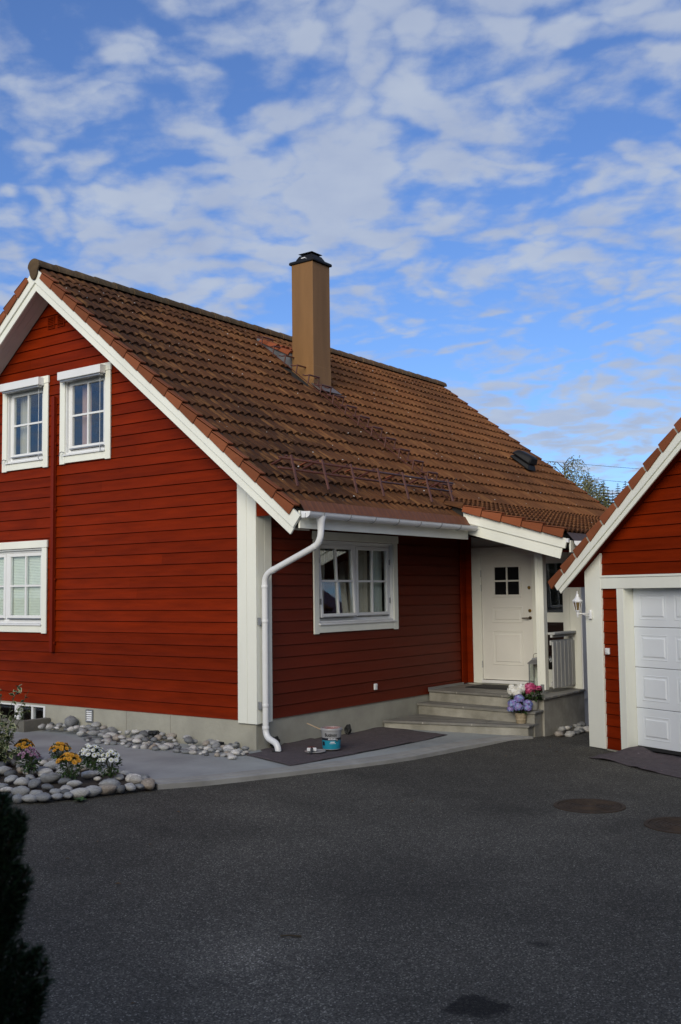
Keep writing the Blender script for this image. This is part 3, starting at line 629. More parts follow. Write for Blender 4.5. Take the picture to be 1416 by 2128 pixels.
# porch slope
def zp(y): return 3.194+math.tan(A2)*y+.02
E2 = Vector((0, -2.575, zp(-2.575)))+Vector((0, -math.sin(A2), math.cos(A2)))*off
px0 = XP-.05
ptiles = [slope_m(E2, A2, px0+TW*i, j*TE, 1, rt_) for j in range(7) for i in range(25)]
# individual tiles: the 300 that show largest, the rest joined
def pix(P_):
    v_ = P_-CAM; z = v_.dot(fw); return (708+2172.5*v_.dot(rt)/z, 1064-2172.5*v_.dot(up)/z, z)
def score(M_):
    c = M_ @ Vector((TW/2, .2, .03)); x, y, z = pix(c)
    if z < 0 or x < 0 or x > 1416: return 0
    if x > 1250 - (y-1048)*.9 and y > 1040: return 0
    n_v = (M_.to_3x3() @ Vector((0, 0, 1))); v_ = (CAM-c); return max(0, n_v.dot(v_.normalized()))/v_.length_squared
allt = [(score(M_), k, M_) for k, M_ in enumerate(tiles+ptiles)]
allt.sort(key=lambda q: -q[0])
for sc_, k, M_ in allt[:300]:
    link(bpy.data.objects.new('roof_tile', TME), roof, M_)
def join(mbt, mats, name, mm, parent, smoothq=True):
    b_ = MB(); 
    for M_ in mm: b_.add([tuple(M_ @ Vector(p)) for p in mbt.v], mbt.f)
    o = b_.build(name, mats, parent, fix=False)
    nq = len(mbt.f)
    o.data.polygons.foreach_set('use_smooth', [(i % nq) % 2 == 0 and len(p.vertices) == 4 for i, p in enumerate(o.data.polygons)]); o.data.set_sharp_from_angle(angle=R(42))
    return o
bk = [Matrix.Translation((0, 2*YR, 0)) @ Matrix.Scale(-1, 4, (0, 1, 0)) @ slope_m(E1, A1, colx[i], j*TE-(.15 if j == nrow-1 else 0)) for j in range(nrow) for i in range(ncol)]
rest = join(TMB, M_tile, 'roof_tiles', [q[2] for q in allt[300:]], roof); tag(rest, 'remaining brown roof tiles', kind='stuff')
bo = join(TMB, M_tile, 'rear_roof_tiles', bk, roof); tag(bo, 'brown roof tiles of the rear slope', kind='stuff')
# ridge caps
def ridge_cap(x0, x1, r0, r1):
    q = MB(); n = 10
    for (x, r) in ((x0, r0), (x1, r1)):
        for k in range(n+1):
            a = math.pi*(k/n)*1.12-.06*math.pi; q.v.append((x, YR+math.cos(a)*r*1.12, 6.575+math.sin(a)*r*1.02))
    for k in range(n): q.face((k, k+1, n+2+k, n+1+k))
    q.face([k for k in range(n+1)]); q.face([n+1+k for k in range(n+1)][::-1])
    return q.build('ridge_tile', M_ridge, roof, smooth=40)
x = XL-.035; k = 0
while x < XR-.15:
    ridge_cap(x-.02, x+.42, .112, .098); x += .385; k += 1
# rounded end disc of the ridge
q = MB(); q.prism([(YR+math.cos(a)*.135*(1 if math.sin(a) > -.3 else .75), 6.565+math.sin(a)*(.125 if a < math.pi else .20)) for a in [2*math.pi*i/20 for i in range(20)]], XL-.062, XL-.036, fx); q.build('ridge_end', M_ridge, roof, bev=.004)
# verge tiles
def verge(side, xs0, xs1, origin_y, n, ang, org, face=-1, mat_=None):
    ref = None
    for j in range(n):
        key = (side, xs0)
        q = MB(); l0, l1 = -.014, TE-.026; h0, h1 = .104, .088
        # side plate + flange, wedge so each one steps over the next
        q.hexa([(xs0, l0, -.055), (xs1, l0, -.055), (xs1, l1, -.045), (xs0, l1, -.045), (xs0, l0, h0-.012), (xs1, l0, h0-.012), (xs1, l1, h1-.030), (xs0, l1, h1-.030)])
        fl = .11*(-face)
        a, c = (xs0, xs0+fl) if face < 0 else (xs1+fl, xs1)
        q.hexa([(a, l0, h0-.034), (c, l0, h0-.034), (c, l1, h1-.052), (a, l1, h1-.052), (a, l0, h0-.010), (c, l0, h0-.010), (c, l1, h1-.028), (a, l1, h1-.028)])
        M_ = slope_m(org, ang, 0, j*TE)
        if side > 0: M_ = Matrix.Translation((0, 2*YR, 0)) @ Matrix.Scale(-1, 4, (0, 1, 0)) @ M_
        q.v = [tuple(M_ @ Vector(p)) for p in q.v]
        q.build('verge_tile', mat_ or M_verge, roof, bev=.005)
EV = E1-Vector((0, 0, 0))
verge(-1, XL-.056, XL-.034, 0, 18, A1, EV); verge(1, XL-.056, XL-.034, 0, 18, A1, EV)
verge(-1, XR+.0, XR+.022, 0, 16, A1, EV+Vector((0, CS*TE*2, SN*TE*2)), face=1)
verge(-1, px0-.035, px0-.013, 0, 5, A2, E2)
verge(-1, XR+.0, XR+.022, 0, 6, A2, E2, face=1)

# ---- porch roof body, bargeboard, eaves
q = MB()
pz0 = lambda y: 2.742+.2773*y              # lower edge of porch barge
q.prism([(-2.50, pz0(-2.5)+.16), (-.45, pz0(-.45)+.16), (-.45, zp(-.45)-.10), (-2.50, zp(-2.5)-.10)], XP+.03, XR-.05, fx)
pr_ = q.build('porch_roof', M_dark, house)
q = MB(); q.prism([(-2.48, pz0(-2.48)+.10), (.05, pz0(.05)+.10), (.05, pz0(.05)+.13), (-2.48, pz0(-2.48)+.13)], XP+.03, XR-.1, fx); q.build('porch_ceiling', M_redshade, house)
cp, sp_ = math.cos(A2), math.sin(A2)
def ppt(dist, o): return (-.93-dist*cp-o*sp_, pz0(-.93)-dist*sp_+o*cp)
ln2 = 1.60
q = MB(); q.prism([ppt(0, 0), ppt(ln2, 0), ppt(ln2, .158), ppt(-.04, .158)], XP-.004, XP+.02, fx); q.build('bargeboard', M_white, house, bev=.003)
q = MB(); q.prism([ppt(-.04, .160), ppt(ln2+.045, .160), ppt(ln2+.045, .305), ppt(-.10, .305)], XP-.026, XP+.012, fx); q.build('bargeboard', M_white, house, bev=.003)
q = MB(); e_ = ppt(ln2+.045, .235); q.box(XP-.028, XP+.03, e_[0]-.035, e_[0]+.01, e_[1]+.01, e_[1]+.07); q.build('barge_end_cap', M_whitemetal, house, bev=.006)
sk = MB(); n_ = 150
for i in range(n_+1):
    x = XP+.06+(XR-XP-.1)*i/n_; d = .008*abs(math.sin(i*.9))
    sk.v += [(x, -2.555-d, zp(-2.56)-.07), (x, -2.67-d, zp(-2.56)-.20)]
for i in range(n_): sk.face((2*i, 2*i+1, 2*i+3, 2*i+2))
sk.build('eaves_skirt', mat('grey_brown_sheet', (.085, .060, .055), .65, spec=.2), house, fix=False)
gutter(XP+.05, XR, -2.735, zp(-2.56)-.21, .065, 'gutter', .8)
box('fascia_board', XP+.04, XR-.05, -2.62, -2.595, zp(-2.56)-.36, zp(-2.56)-.19, M_white, house)

# ---- chimney
CX0, CX1, CY0, CY1, CZ = 4.15, 4.655, 2.25, 2.725, 7.465
q = MB(); q.box(CX0, CX1, CY0, CY1, 5.58, CZ); ch = q.build('chimney', M_chim, house, bev=.006); ch['label'] = 'tall brown sheet-clad chimney with black cap'
q = MB(); q.prism([(CY0-.005, 5.02), (CY1+.005, 5.02), (CY1+.005, 5.80), (CY1-.05, 5.80), (CY1-.22, 5.595), (CY0-.005, 5.595)], CX0-.006, CX1+.006, fx); q.build('chimney_base', M_chim, ch, bev=.004)
q = MB(); q.lathe([(.39, 0), (.395, .025), (.385, .05), (.36, .06)], (0, 0, 0), 4); 
M_ = Matrix.Translation(((CX0+CX1)/2, (CY0+CY1)/2, CZ)) @ Matrix.Rotation(R(45), 4, 'Z') 
q.v = [tuple(M_ @ Vector(p)) for p in q.v]; q.build('chimney_cap', M_black, ch, bev=.006)
q = MB(); q.lathe([(.27, 0), (.262, .045), (.205, .115), (.20, .12)], (0, 0, .055), 4); q.v = [tuple(M_ @ Vector(p)) for p in q.v]; q.build('cap_frustum', M_black, ch, bev=.004)
for sx_, sy_ in ((1, 1), (1, -1), (-1, 1), (-1, -1)):
    q = MB(); q.box(sx_*.1-.012, sx_*.1+.012, sy_*.1-.012, sy_*.1+.012, .16, .22); M2 = Matrix.Translation(((CX0+CX1)/2, (CY0+CY1)/2, CZ)); q.v = [tuple(M2 @ Vector(p)) for p in q.v]; q.build('cowl_leg', M_black, ch)
q = MB(); q.lathe([(.215, .205), (.215, .213), (.02, .262)], (0, 0, 0), 4); q.v = [tuple(M_ @ Vector(p)) for p in q.v]; q.build('cowl', M_black, ch)
q = MB(); q.box(CX0+.20, CX0+.26, CY0+.012, CY0+.02, CZ+.085, CZ+.10); q.v = [(x-.16, y+.17, z+.0) for x, y, z in q.v]; q.box(CX0+.025, CX0+.033, CY0+.18, CY0+.27, CZ+.09, CZ+.105); q.build('cap_badge', M_whitemetal, ch)
# apron flashing below and side flashing
def rp(x, y, o): return (x, y-SN*o, ztl(y)+CS*o)
q = MB(); q.add([rp(CX0-.05, CY0+.02, .02), rp(CX1+.06, CY0+.02, .02), rp(CX1+.10, CY0-.16, .022), rp(CX0-.05, CY0-.16, .022)], [(0, 1, 2, 3)]); 
q.add([rp(CX0-.05, CY0+.02, .004), rp(CX1+.06, CY0+.02, .004), rp(CX1+.10, CY0-.16, .004), rp(CX0-.05, CY0-.16, .004)], [(3, 2, 1, 0)]); q.face((3, 2, 6, 7)); q.face((1, 5, 6, 2)); q.face((0, 3, 7, 4))
q.build('apron_flashing', mat('brown_lead', (.13, .10, .085), .5, metal=.2, var=.1), ch, fix=False)
# saddle behind the chimney: lead cheek and fresher tiles
sa = MB(); za0, za1 = ztl(3.45)+.0, ztl(2.72)+.24
sa.prism([(3.5, ztl(3.5)-.02), (2.72, ztl(2.72)-.02), (2.72, za1), (3.5, ztl(3.5)+.02)], CX0-.06, CX1+.08, fx); sad = sa.build('chimney_saddle', M_lead, house); sad['label'] = 'lead-cheeked saddle behind the chimney'
angs = math.atan2(ztl(3.5)+.02-za1, 3.5-2.72)
for i in range(3):
    for j in range(2):
        M_ = slope_m((CX0-.10, 2.74, za1-.03), angs, TW*.9*i, j*.36); link(bpy.data.objects.new('saddle_tile', TME.copy()), sad, M_)
        sad.children[-1].data.materials[0] = M_newtile
# ---- roof ladder
lad = bpy.data.objects.new('roof_ladder', None); link(lad, house); lad['label'] = 'red-brown steel roof ladder running down from the chimney'
rl = MB()
for x in (3.93, 4.17): rl.tube([rp(x, 3.36, .030), rp(x, -.52, .030)], .008, 5)
rl.build('ladder_rail', M_rust, lad)
yy = 3.30
while yy > -.56:
    q = MB(); c0, c1 = 3.91, 4.19
    q.tube([rp(c0-.01, yy, .155), rp(c1+.01, yy, .155)], .014, 6)
    for x in (c0, c1):
        q.tube([rp(x, yy-.0, .155), rp(x, yy-.05, .02)], .013, 6)
        q.tube([rp(x, yy, .15), rp(x, yy+.05, .105), rp(x, yy+.10, .085)], .011, 5)
    q.build('ladder_rung', M_rust, lad); yy -= .262
# ---- snow guard
sg = bpy.data.objects.new('snow_guard', None); link(sg, house); sg['label'] = 'red-brown steel snow guard of two rails on raked brackets above the eaves'
ysg = -.40
for (yo, oo) in ((-.035, .235), (-.085, .125)):
    q = MB(); q.tube([rp(-.22, ysg+yo, oo), rp(4.02, ysg+yo, oo)], .015, 8); q.build('guard_rail', M_rust, sg, smooth=True)
for k in range(7):
    x = -.02+k*.64
    q = MB(); q.tube([rp(x+.03, ysg-.01, .275), rp(x+.03, ysg-.27, .03)], .018, 5); q.tube([rp(x-.03, ysg-.015, .26), rp(x-.03, ysg+.10, .03)], .015, 5); q.build('guard_bracket', M_rust, sg)
for x in (.42, 1.42, 2.42, 3.42):
    q = MB(); q.hexa([rp(x-.022, ysg-.030, .25), rp(x+.022, ysg-.030, .25), rp(x+.022, ysg-.024, .256), rp(x-.022, ysg-.024, .256), rp(x-.022, ysg+.055, .10), rp(x+.022, ysg+.055, .10), rp(x+.022, ysg+.062, .104), rp(x-.022, ysg+.062, .104)]); q.build('guard_strap', M_rusto, sg)
# ---- roof vent
vt = MB()
def vp(a, b_, c): return rp(9.66+a*.85, 1.0+b_*.75, c*.8)
vt.hexa([vp(-.22, -.28, .0), vp(.22, -.28, .0), vp(.22, .30, .0), vp(-.22, .30, .0), vp(-.17, -.20, .13), vp(.17, -.20, .13), vp(.17, .26, .09), vp(-.17, .26, .09)])
vt_o = vt.build('roof_vent', M_black, house, bev=.02); vt_o['label'] = 'black plastic roof vent near the far verge'
vt = MB(); vt.hexa([vp(-.23, -.22, .13), vp(.23, -.22, .13), vp(.23, .30, .10), vp(-.23, .30, .10), vp(-.17, -.17, .33), vp(.17, -.17, .33), vp(.17, .22, .27), vp(-.17, .22, .27)]); vt.build('vent_hood', M_black, vt_o, bev=.03, smooth=40)

# ------------------------------------------------------------------ entrance
# red corner boards in the inner corner
box('corner_board', 5.19, XD-.002, -.020, .0, .085, 2.72, M_red, house)
q = MB(); fbox(q, DF, -.130, -.021, .001, .02, .09, 2.75); q.build('corner_board', M_red, house, bev=.003)
# entrance wall
sdw = (-1.765, -1.43)
ewl = sheet('entrance_wall', [(.02, -.1), (-2.05, -.1), (-2.05, 2.5), (.02, 2.8)], [[(-.29, .12), (-1.245, .12), (-1.245, 2.20), (-.29, 2.20)], [(sdw[0], .35), (sdw[1], .35), (sdw[1], 1.10), (sdw[0], 1.10)], [(sdw[0], 1.255), (sdw[1], 1.255), (sdw[1], 2.04), (sdw[0], 2.04)]], lambda s, z: DF(s, -.02, z), M_white, house)
q = MB(); q.add([(XD+.02, -2.05, -.6), (XE, -2.05, -.6), (XE, -2.05, 2.5), (XD+.02, -2.05, 2.5)], [(0, 1, 2, 3)]); q.build('entrance_side_wall', M_whitemetal, house)
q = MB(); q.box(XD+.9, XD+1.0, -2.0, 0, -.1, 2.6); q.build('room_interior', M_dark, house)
# white facing boards right of the glazed strip and the mid rail
for nm, qd in (('facing_board', (-1.876, -1.766, .0, .014, .072, 2.4)), ('facing_board', (-1.978, -1.879, .0, .014, .072, 2.4)), ('facing_board', (-1.765, -1.43, -.018, .006, 1.10, 1.255)), ('facing_board', (-1.765, -1.43, -.018, .008, 2.04, 2.4)), ('facing_board', (-1.765, -1.43, -.018, .006, .072, .35))):
    q = MB(); fbox(q, DF, *qd); q.build(nm, M_white, house, bev=.002)
q = MB(); fbox(q, DF, -2.062, -1.980, .0, .024, -.098, 2.4); q.build('corner_board', M_white, house, bev=.003)
box('corner_board', XD-.022, XD+.16, -2.084, -2.063, -.09, 2.3, M_whitemetal, house)
for z0_, z1_ in ((.35, 1.10), (1.255, 2.04)):
    q = MB(); fbox(q, DF, sdw[0], sdw[1], -.045, -.038, z0_, z1_); q.build('side_pane', M_glass, house)
# door
q = MB()
for (a, c, e, f) in ((-.296, -.135, .09, 2.335), (-1.40, -1.239, .09, 2.335), (-1.239, -.296, 2.19, 2.335)):
    fbox(q, DF, a+.0005, c-.0005, .001, .022, e, f)
cas = q.build('door_casing', M_white, house, bev=.003)
q = MB(); ring(q, DF, -1.262, -.274, .10, 2.222, .028, -.1, .012); door = q.build('entrance_door', M_doorp, house, bev=.003); door['label'] = 'white panelled front door with a four-pane window'
# leaf with raised panels
PW = (-1.035, -.508, 1.505, 2.04)
lf = sheet('door_leaf', [(-1.232, .155), (-.304, .155), (-.304, 2.19), (-1.232, 2.19)], [[(-1.0, 1.54), (-.545, 1.54), (-.545, 2.005), (-1.0, 2.005)]], lambda s, z: DF(s, -.018, z), M_doorp, door)
q = MB(); ring(q, DF, PW[0], PW[1], PW[2], PW[3], .042, -.03, -.004); q.build('door_window_frame', M_doorp, door, bev=.006)
q = MB(); fbox(q, DF, -.786, -.759, -.032, -.008, 1.545, 2.0); fbox(q, DF, -1.0, -.545, -.031, -.009, 1.759, 1.786); q.build('muntin', M_doorp, door, bev=.003)
M_dglass = mat('dark_door_glass', (.006, .007, .008), .08, spec=.35)
for a in (-.995, -.768):
    for e in (1.545, 1.777):
        q = MB(); fbox(q, DF, a, a+.224, -.034, -.026, e, e+.224); q.build('pane', M_dglass, door)
for (a, c, e, f) in ((-1.05, -.492, 1.085, 1.345), (-1.05, -.492, .395, .95)):
    q = MB(); ring(q, DF, a, c, e, f, .014, -.020, -.010); q.build('panel_moulding', M_doorp, door, bev=.005)
    q = MB(); i_ = .05; q.hexa([DF(a+i_, -.019, e+i_), DF(c-i_, -.019, e+i_), DF(c-i_, -.019, f-i_), DF(a+i_, -.019, f-i_), DF(a+i_+.012, -.010, e+i_+.012), DF(c-i_-.012, -.010, e+i_+.012), DF(c-i_-.012, -.010, f-i_-.012), DF(a+i_+.012, -.010, f-i_-.012)]); q.build('raised_panel', M_doorp, door)
for z in (.40, 1.66, 1.90):
    q = MB(); q.lathe([(.011, -.055), (.011, .055)], DF(-.296, .004, z), 8); q.build('hinge', M_galv, door)
q = MB(); fbox(q, DF, -1.24, -.296, -.02, .035, .095, .145); q.build('threshold', M_whitemetal, door, bev=.004)
rotx = Matrix.Rotation(R(-90), 4, 'Y')
for (s, z, mt) in ((-1.172, 1.657, M_brass), (-1.176, 1.283, M_brass), (-1.180, 1.167, M_bronze)):
    q = MB(); q.lathe([(.028, 0), (.028, .008), (.022, .012), (.010, .012), (.010, .018)], DF(s, -.017, z), 14, axis=rotx); q.build('lock_rose', mt, door, smooth=30)
q = MB(); q.tube([DF(-1.178, -.01, 1.167), DF(-1.178, .04, 1.167), DF(-1.165, .046, 1.167), DF(-1.06, .046, 1.164)], [.010, .010, .011, .009], 8); q.build('door_handle', M_bronze, door, smooth=True)
# porch post on a steel shoe
q = MB(); q.box(4.435, 4.555, -1.872, -1.745, .115, 2.42); post = q.build('porch_post', M_white, house, bev=.004); post['label'] = 'white porch post on a galvanised shoe'
q = MB(); q.box(4.44, 4.56, -1.873, -1.743, .074, .086); q.box(4.49, 4.51, -1.82, -1.80, .086, .116); q.box(4.432, 4.438, -1.85, -1.77, .086, .2); q.build('post_shoe', M_galv, post)
q = MB(); q.box(4.43, 4.436, -1.790, -1.745, .12, 2.3); q.build('post_strip', M_white, post)

# steps and landing with slate treads
st = thing('entrance_steps', (4.0, -1.0, -.45), 'concrete entrance steps with slate treads leading to the white front door', 'steps')
Z3, Z2, Z1 = .07, -.104, -.276
def slabp(name, poly, z0_, z1_, mt, parent, bev=.004):
    q = MB(); q.prism(poly, z0_, z1_, lambda u, v_, a: (u, v_, a)); return q.build(name, mt, parent, bev=bev)
L3 = [(4.115, -.02), (3.83, -2.125), (XD-.02, -2.085), (XD-.02, -.02)]
L2 = [(3.79, -.02), (3.565, -2.10), (4.2, -2.085), (4.25, -.02)]
L1 = [(2.84, -.02), (3.385, -2.085), (4.0, -2.07), (3.95, -.02)]
slabp('step_riser', L3, -.95, Z3-.032, M_step, st); slabp('step_riser', L2, -.95, Z2-.032, M_step, st); slabp('step_riser', L1, -.95, Z1-.032, M_step, st)
side = MB(); side.box(3.9, XD+.2, -2.118, -2.09, -.95, -.02)
def treads(poly, z, rows, seed, nose=.03):
    # poly: front-left (at wall), front-right, back-right, back-left
    rg = random.Random(seed); fl, frr, br, bl = [Vector(p) for p in poly]
    d = (fl-bl).normalized()*nose; fl = fl+d; d = (frr-br).normalized()*nose; frr = frr+d
    sd = (frr-fl).normalized()*nose; frr = frr+sd; br = br+(br-bl).normalized()*nose
    for r in range(rows):
        a0, a1 = r/rows, (r+1)/rows-.010
        cuts = [0]; 
        while cuts[-1] < 1: cuts.append(cuts[-1]+rg.uniform(.24, .42))
        cuts[-1] = 1
        if len(cuts) > 2 and cuts[-1]-cuts[-2] < .12: cuts.pop(-2)
        for c0, c1 in zip(cuts[:-1], cuts[1:]):
            c1 = c1-.006 if c1 < 1 else 1
            P_ = lambda a, c: (fl.lerp(bl, a)).lerp(frr.lerp(br, a), c)
            pts = [P_(a0, c0), P_(a0, c1), P_(a1, c1), P_(a1, c0)]
            dz = rg.uniform(-.0015, .0015)
            q = MB(); q.hexa([(p.x, p.y, z-.030) for p in pts]+[(p.x, p.y, z+dz) for p in pts]); q.build('slate_slab', M_slate, st, bev=.004)
    pts = [fl.lerp(bl, .004), frr.lerp(br, .004).lerp(fl, .004), br.lerp(bl, .004), bl]
    q = MB(); q.hexa([(p.x, p.y, z-.031) for p in pts]+[(p.x, p.y, z-.006) for p in pts]); q.build('mortar_bed', M_slateedge, st)
treads(L3, Z3, 6, 1); treads([(3.79, -.02), (3.565, -2.10), (3.93, -2.085), (4.10, -.02)], Z2, 2, 2); treads([(2.84, -.02), (3.385, -2.085), (3.70, -2.07), (3.83, -.02)], Z1, 3, 3)
# upstand flashing between siding and landing
box('step_flashing', 4.09, 5.2, -.030, -.018, .068, .105, M_galv, house, bev=0)

# railing
rail = thing('porch_railing', (4.95, -1.93, .07), 'short pale grey wooden railing between porch post and wall', 'railing')
yr_ = -1.925
q = MB(); q.box(4.556, XD-.002, yr_-.06, yr_+.06, .935, .972); q.build('handrail', M_grey, rail, bev=.006)
q = MB(); q.box(4.556, XD-.003, yr_-.02, yr_+.02, .895, .934); q.build('upper_rail', M_grey, rail, bev=.003)
q = MB(); q.box(4.556, XD-.003, yr_+.0, yr_+.03, .78, .85); q.build('middle_rail', M_grey, rail, bev=.003)
q = MB(); q.box(4.556, XD-.003, yr_+.0, yr_+.03, .16, .23); q.build('lower_rail', M_grey, rail, bev=.003)
for k in range(6):
    x = 4.567+k*.135
    q = MB(); q.box(x, x+.104, yr_-.024, yr_-.001, .135, .83); q.build('baluster_board', M_grey, rail, bev=.003)

# ------------------------------------------------------------------ garage
gar = thing('garage', (G0.x, G0.y, -.53), 'red clapboard garage with white door, its gable leaning into the right edge', 'garage')
gz = lambda z: 1.607+(z-1.607)*GK
gs = GK
ZB = gz(-.53)
GW = 6.2                                      # width of the garage front
GP = PITCHB*GK
SS0, SS1 = .31*gs, .595*gs                    # red strip between corner board and door casing
CAS = .718*gs; HB, HT = gz(1.62), gz(1.80)
def gsl(s): return gz(1.867)+TAN*min(s, GW-s)
gwall = sheet('front_wall', [(0, ZB), (SS1, ZB), (SS1, HT-.02), (GW-SS1, HT-.02), (GW-SS1, ZB), (GW, ZB), (GW, gsl(0)+.1), (GW/2, gsl(GW/2)+.1), (0, gsl(0)+.1)], [], lambda s, z: RF(s, -.041, z), M_redshade, gar)
siding(RF, gwall, M_red, ZB, 14, lambda z: (SS0-.01, SS1+.01), [], pitch=GP, joints=0)
# trim last strip row under header is hidden by it
def gspan2(z):
    s0_ = max(SS0-.01, (z-gz(1.867))/TAN); return (s0_, GW-s0_)
siding(RF, gwall, M_red, HT+.005, 24, gspan2, [], pitch=GP, joints=.5)
def gb(name, s0, s1, d0, d1, z0, z1, mt, parent, bev=.003):
    q = MB(); fbox(q, RF, s0, s1, d0, d1, z0, z1); return q.build(name, mt, parent, bev=bev)
q = MB(); q.prism([(0, ZB-.005), (SS0, ZB-.005), (SS0, gsl(SS0)-.005), (0, gsl(0)-.005)], -.02, .024, lambda u, v_, d: RF(u, d, v_)); q.build('corner_board', M_white, gar, bev=.003)
gb('header_board', SS0+.002, GW-SS0, .002, .026, HB, HT-.032, M_white, gar)
gb('header_drip', SS0+.002, GW-SS0, .002, .036, HT-.030, HT, M_white, gar)
gb('door_casing', SS1, CAS, .001, .022, ZB+.01, HB-.001, M_white, gar); gb('door_casing', GW-CAS, GW-SS1, .001, .022, ZB+.01, HB-.001, M_white, gar)
gb('door_jamb', CAS-.03, CAS, -.16, .0, ZB+.01, HB+.02, M_white, gar); gb('door_jamb', GW-CAS, GW-CAS+.03, -.16, .0, ZB+.01, HB+.02, M_white, gar)
gb('door_head', CAS-.03, GW-CAS+.03, -.16, .0, HB, HB+.03, M_white, gar)
# sectional door
sect = [gz(-.455), gz(.047), gz(.578), gz(1.108), gz(1.64)]
gdoor = bpy.data.objects.new('garage_door', None); link(gdoor, gar); gdoor['label'] = 'white sectional garage door with rectangular raised panels'
npan = 8; pw = .59*gs
for k in range(4):
    z0_, z1_ = sect[k]+.003, sect[k+1]-.003
    pan = gb('door_section', CAS+.002, GW-CAS-.002, -.185, -.150, z0_, z1_, M_gdoor, gdoor, bev=.005)
    for j in range(npan):
        a = CAS+.115+j*pw; c = a+.455*gs
        if c > GW-CAS-.05: break
        e, f = z0_+.095, z1_-.095
        q = MB(); ring(q, RF, a, c, e, f, .012, -.151, -.146); q.build('panel_moulding', M_gdoor, pan, bev=.004)
        q = MB(); i_ = .016; o_ = .045
        q.hexa([RF(a+o_-.012, -.1505, e+o_-.012), RF(c-o_+.012, -.1505, e+o_-.012), RF(c-o_+.012, -.1505, f-o_+.012), RF(a+o_-.012, -.1505, f-o_+.012), RF(a+o_+.006, -.141, e+o_+.006), RF(c-o_-.006, -.141, e+o_+.006), RF(c-o_-.006, -.141, f-o_-.006), RF(a+o_+.006, -.141, f-o_-.006)])
        q.build('raised_panel', M_gdoor, pan)
gb('door_seal', CAS+.002, GW-CAS-.002, -.18, -.155, sect[0]-.04, sect[0]+.002, M_rubber, gdoor, bev=0)
# side wall, foundation, body
GD = 7.0
q = MB(); q.add([RF(0, -.03, -.9), RF(0, -GD, -.9), RF(0, -GD, gsl(0)+.1), RF(0, -.03, gsl(0)+.1)], [(0, 1, 2, 3)]); q.add([RF(GW, -.03, -.9), RF(GW, -GD, -.9), RF(GW, -GD, gsl(0)+.1), RF(GW, -.03, gsl(0)+.1)], [(3, 2, 1, 0)]); q.add([RF(0, -GD, -.9), RF(GW, -GD, -.9), RF(GW, -GD, gsl(0)), RF(GW/2, -GD, gsl(GW/2)), RF(0, -GD, gsl(0))], [(0, 1, 2, 3, 4)]); q.build('side_wall', M_red, gar)
gb('foundation', .02, SS1+.1, -.3, -.012, -.9, ZB+.01, M_found, gar, bev=0)
# roof: soffit, bargeboards, verge tiles
OV = .2
def gfx(s, z, d): return RF(s, d, z)
def gpt(dist, o, side=0):
    s = -.30*gs-.0+dist*CS-o*SN; z = gz(1.560)+dist*SN+o*CS
    return (s, z) if not side else (GW-s, z)
GL = (GW/2+.30*gs)/CS
soff = MB(); soff.prism([gpt(.06, .06), gpt(GL, .06), gpt(GL, .30), gpt(.06, .12)], -GD, OV-.03, gfx)
soff.v = soff.v
groof = soff.build('garage_roof', M_redshade, gar)
q = MB(); q.prism([gpt(.06, .06, 1), gpt(GL, .06, 1), gpt(GL, .30, 1), gpt(.06, .12, 1)], -GD, OV-.03, gfx); q.build('roof_slab', M_redshade, groof)
for side in (0, 1):
    q = MB(); q.prism([gpt(0, 0, side), gpt(GL, 0, side), gpt(GL, .062, side), gpt(0, .062, side)], OV-.03, OV-.006, gfx); q.build('bargeboard', M_white, gar, bev=.003)
    q = MB(); q.prism([gpt(-.012, .064, side), gpt(GL, .064, side), gpt(GL, .168, side), gpt(-.012, .168, side)], OV-.03, OV+.012, gfx); q.build('bargeboard', M_white, gar, bev=.003)
for j in range(13):
    q = MB(); d0, d1 = -.08+j*TE*gs, -.08+(j+1)*TE*gs-.022
    lo, hi = .150, .272
    A_ = [gpt(d0, lo-.006), gpt(d1, lo+.012), gpt(d1, hi-.022), gpt(d0+.008, hi)]
    q.prism(A_, OV-.015, OV+.03, gfx); 
    q.prism([gpt(d0, hi-.03), gpt(d1, hi-.05), gpt(d1, hi-.024), gpt(d0+.008, hi-.002)], OV-.10, OV-.016, gfx)
    q.build('verge_tile', M_verge, groof, bev=.004)
    q = MB(); q.prism([gpt(d1-.03, lo+.012), gpt(d1+.024, lo+.016), gpt(d1+.024, hi-.04), gpt(d1-.03, hi-.035)], OV-.02, OV+.022, gfx); q.build('verge_mortar', M_found, groof)
mm = []
for j in range(12):
    for i in range(12):
        # local tile frame on the left slope: x runs back from the front, y up-slope
        o = Vector(RF(*(lambda p: (p[0], OV-.06-TW*(i+1), p[1]))(gpt(-.10+j*TE*gs, .20))))
        ux = Vector((GN.x, GN.y, 0)); uy = Vector((GE.x*CS, GE.y*CS, SN)); uz = ux.cross(uy)
        if uz.z < 0: uz = -uz
        M_ = Matrix((ux, uy, uz)).transposed().to_4x4(); M_.translation = o; mm.append(M_)
tag(join(TMB, M_tile, 'roof_tiles', mm, groof), 'brown roof tiles of the garage', kind='stuff')
# light switch by the strip
sw = gb('wall_switch', .350, .425, .004, .030, gz(.735), gz(.82), M_whitemetal, gar, bev=.006)
gb('switch_rocker', .362, .413, .028, .036, gz(.752), gz(.81), M_pvc, sw, bev=.003)

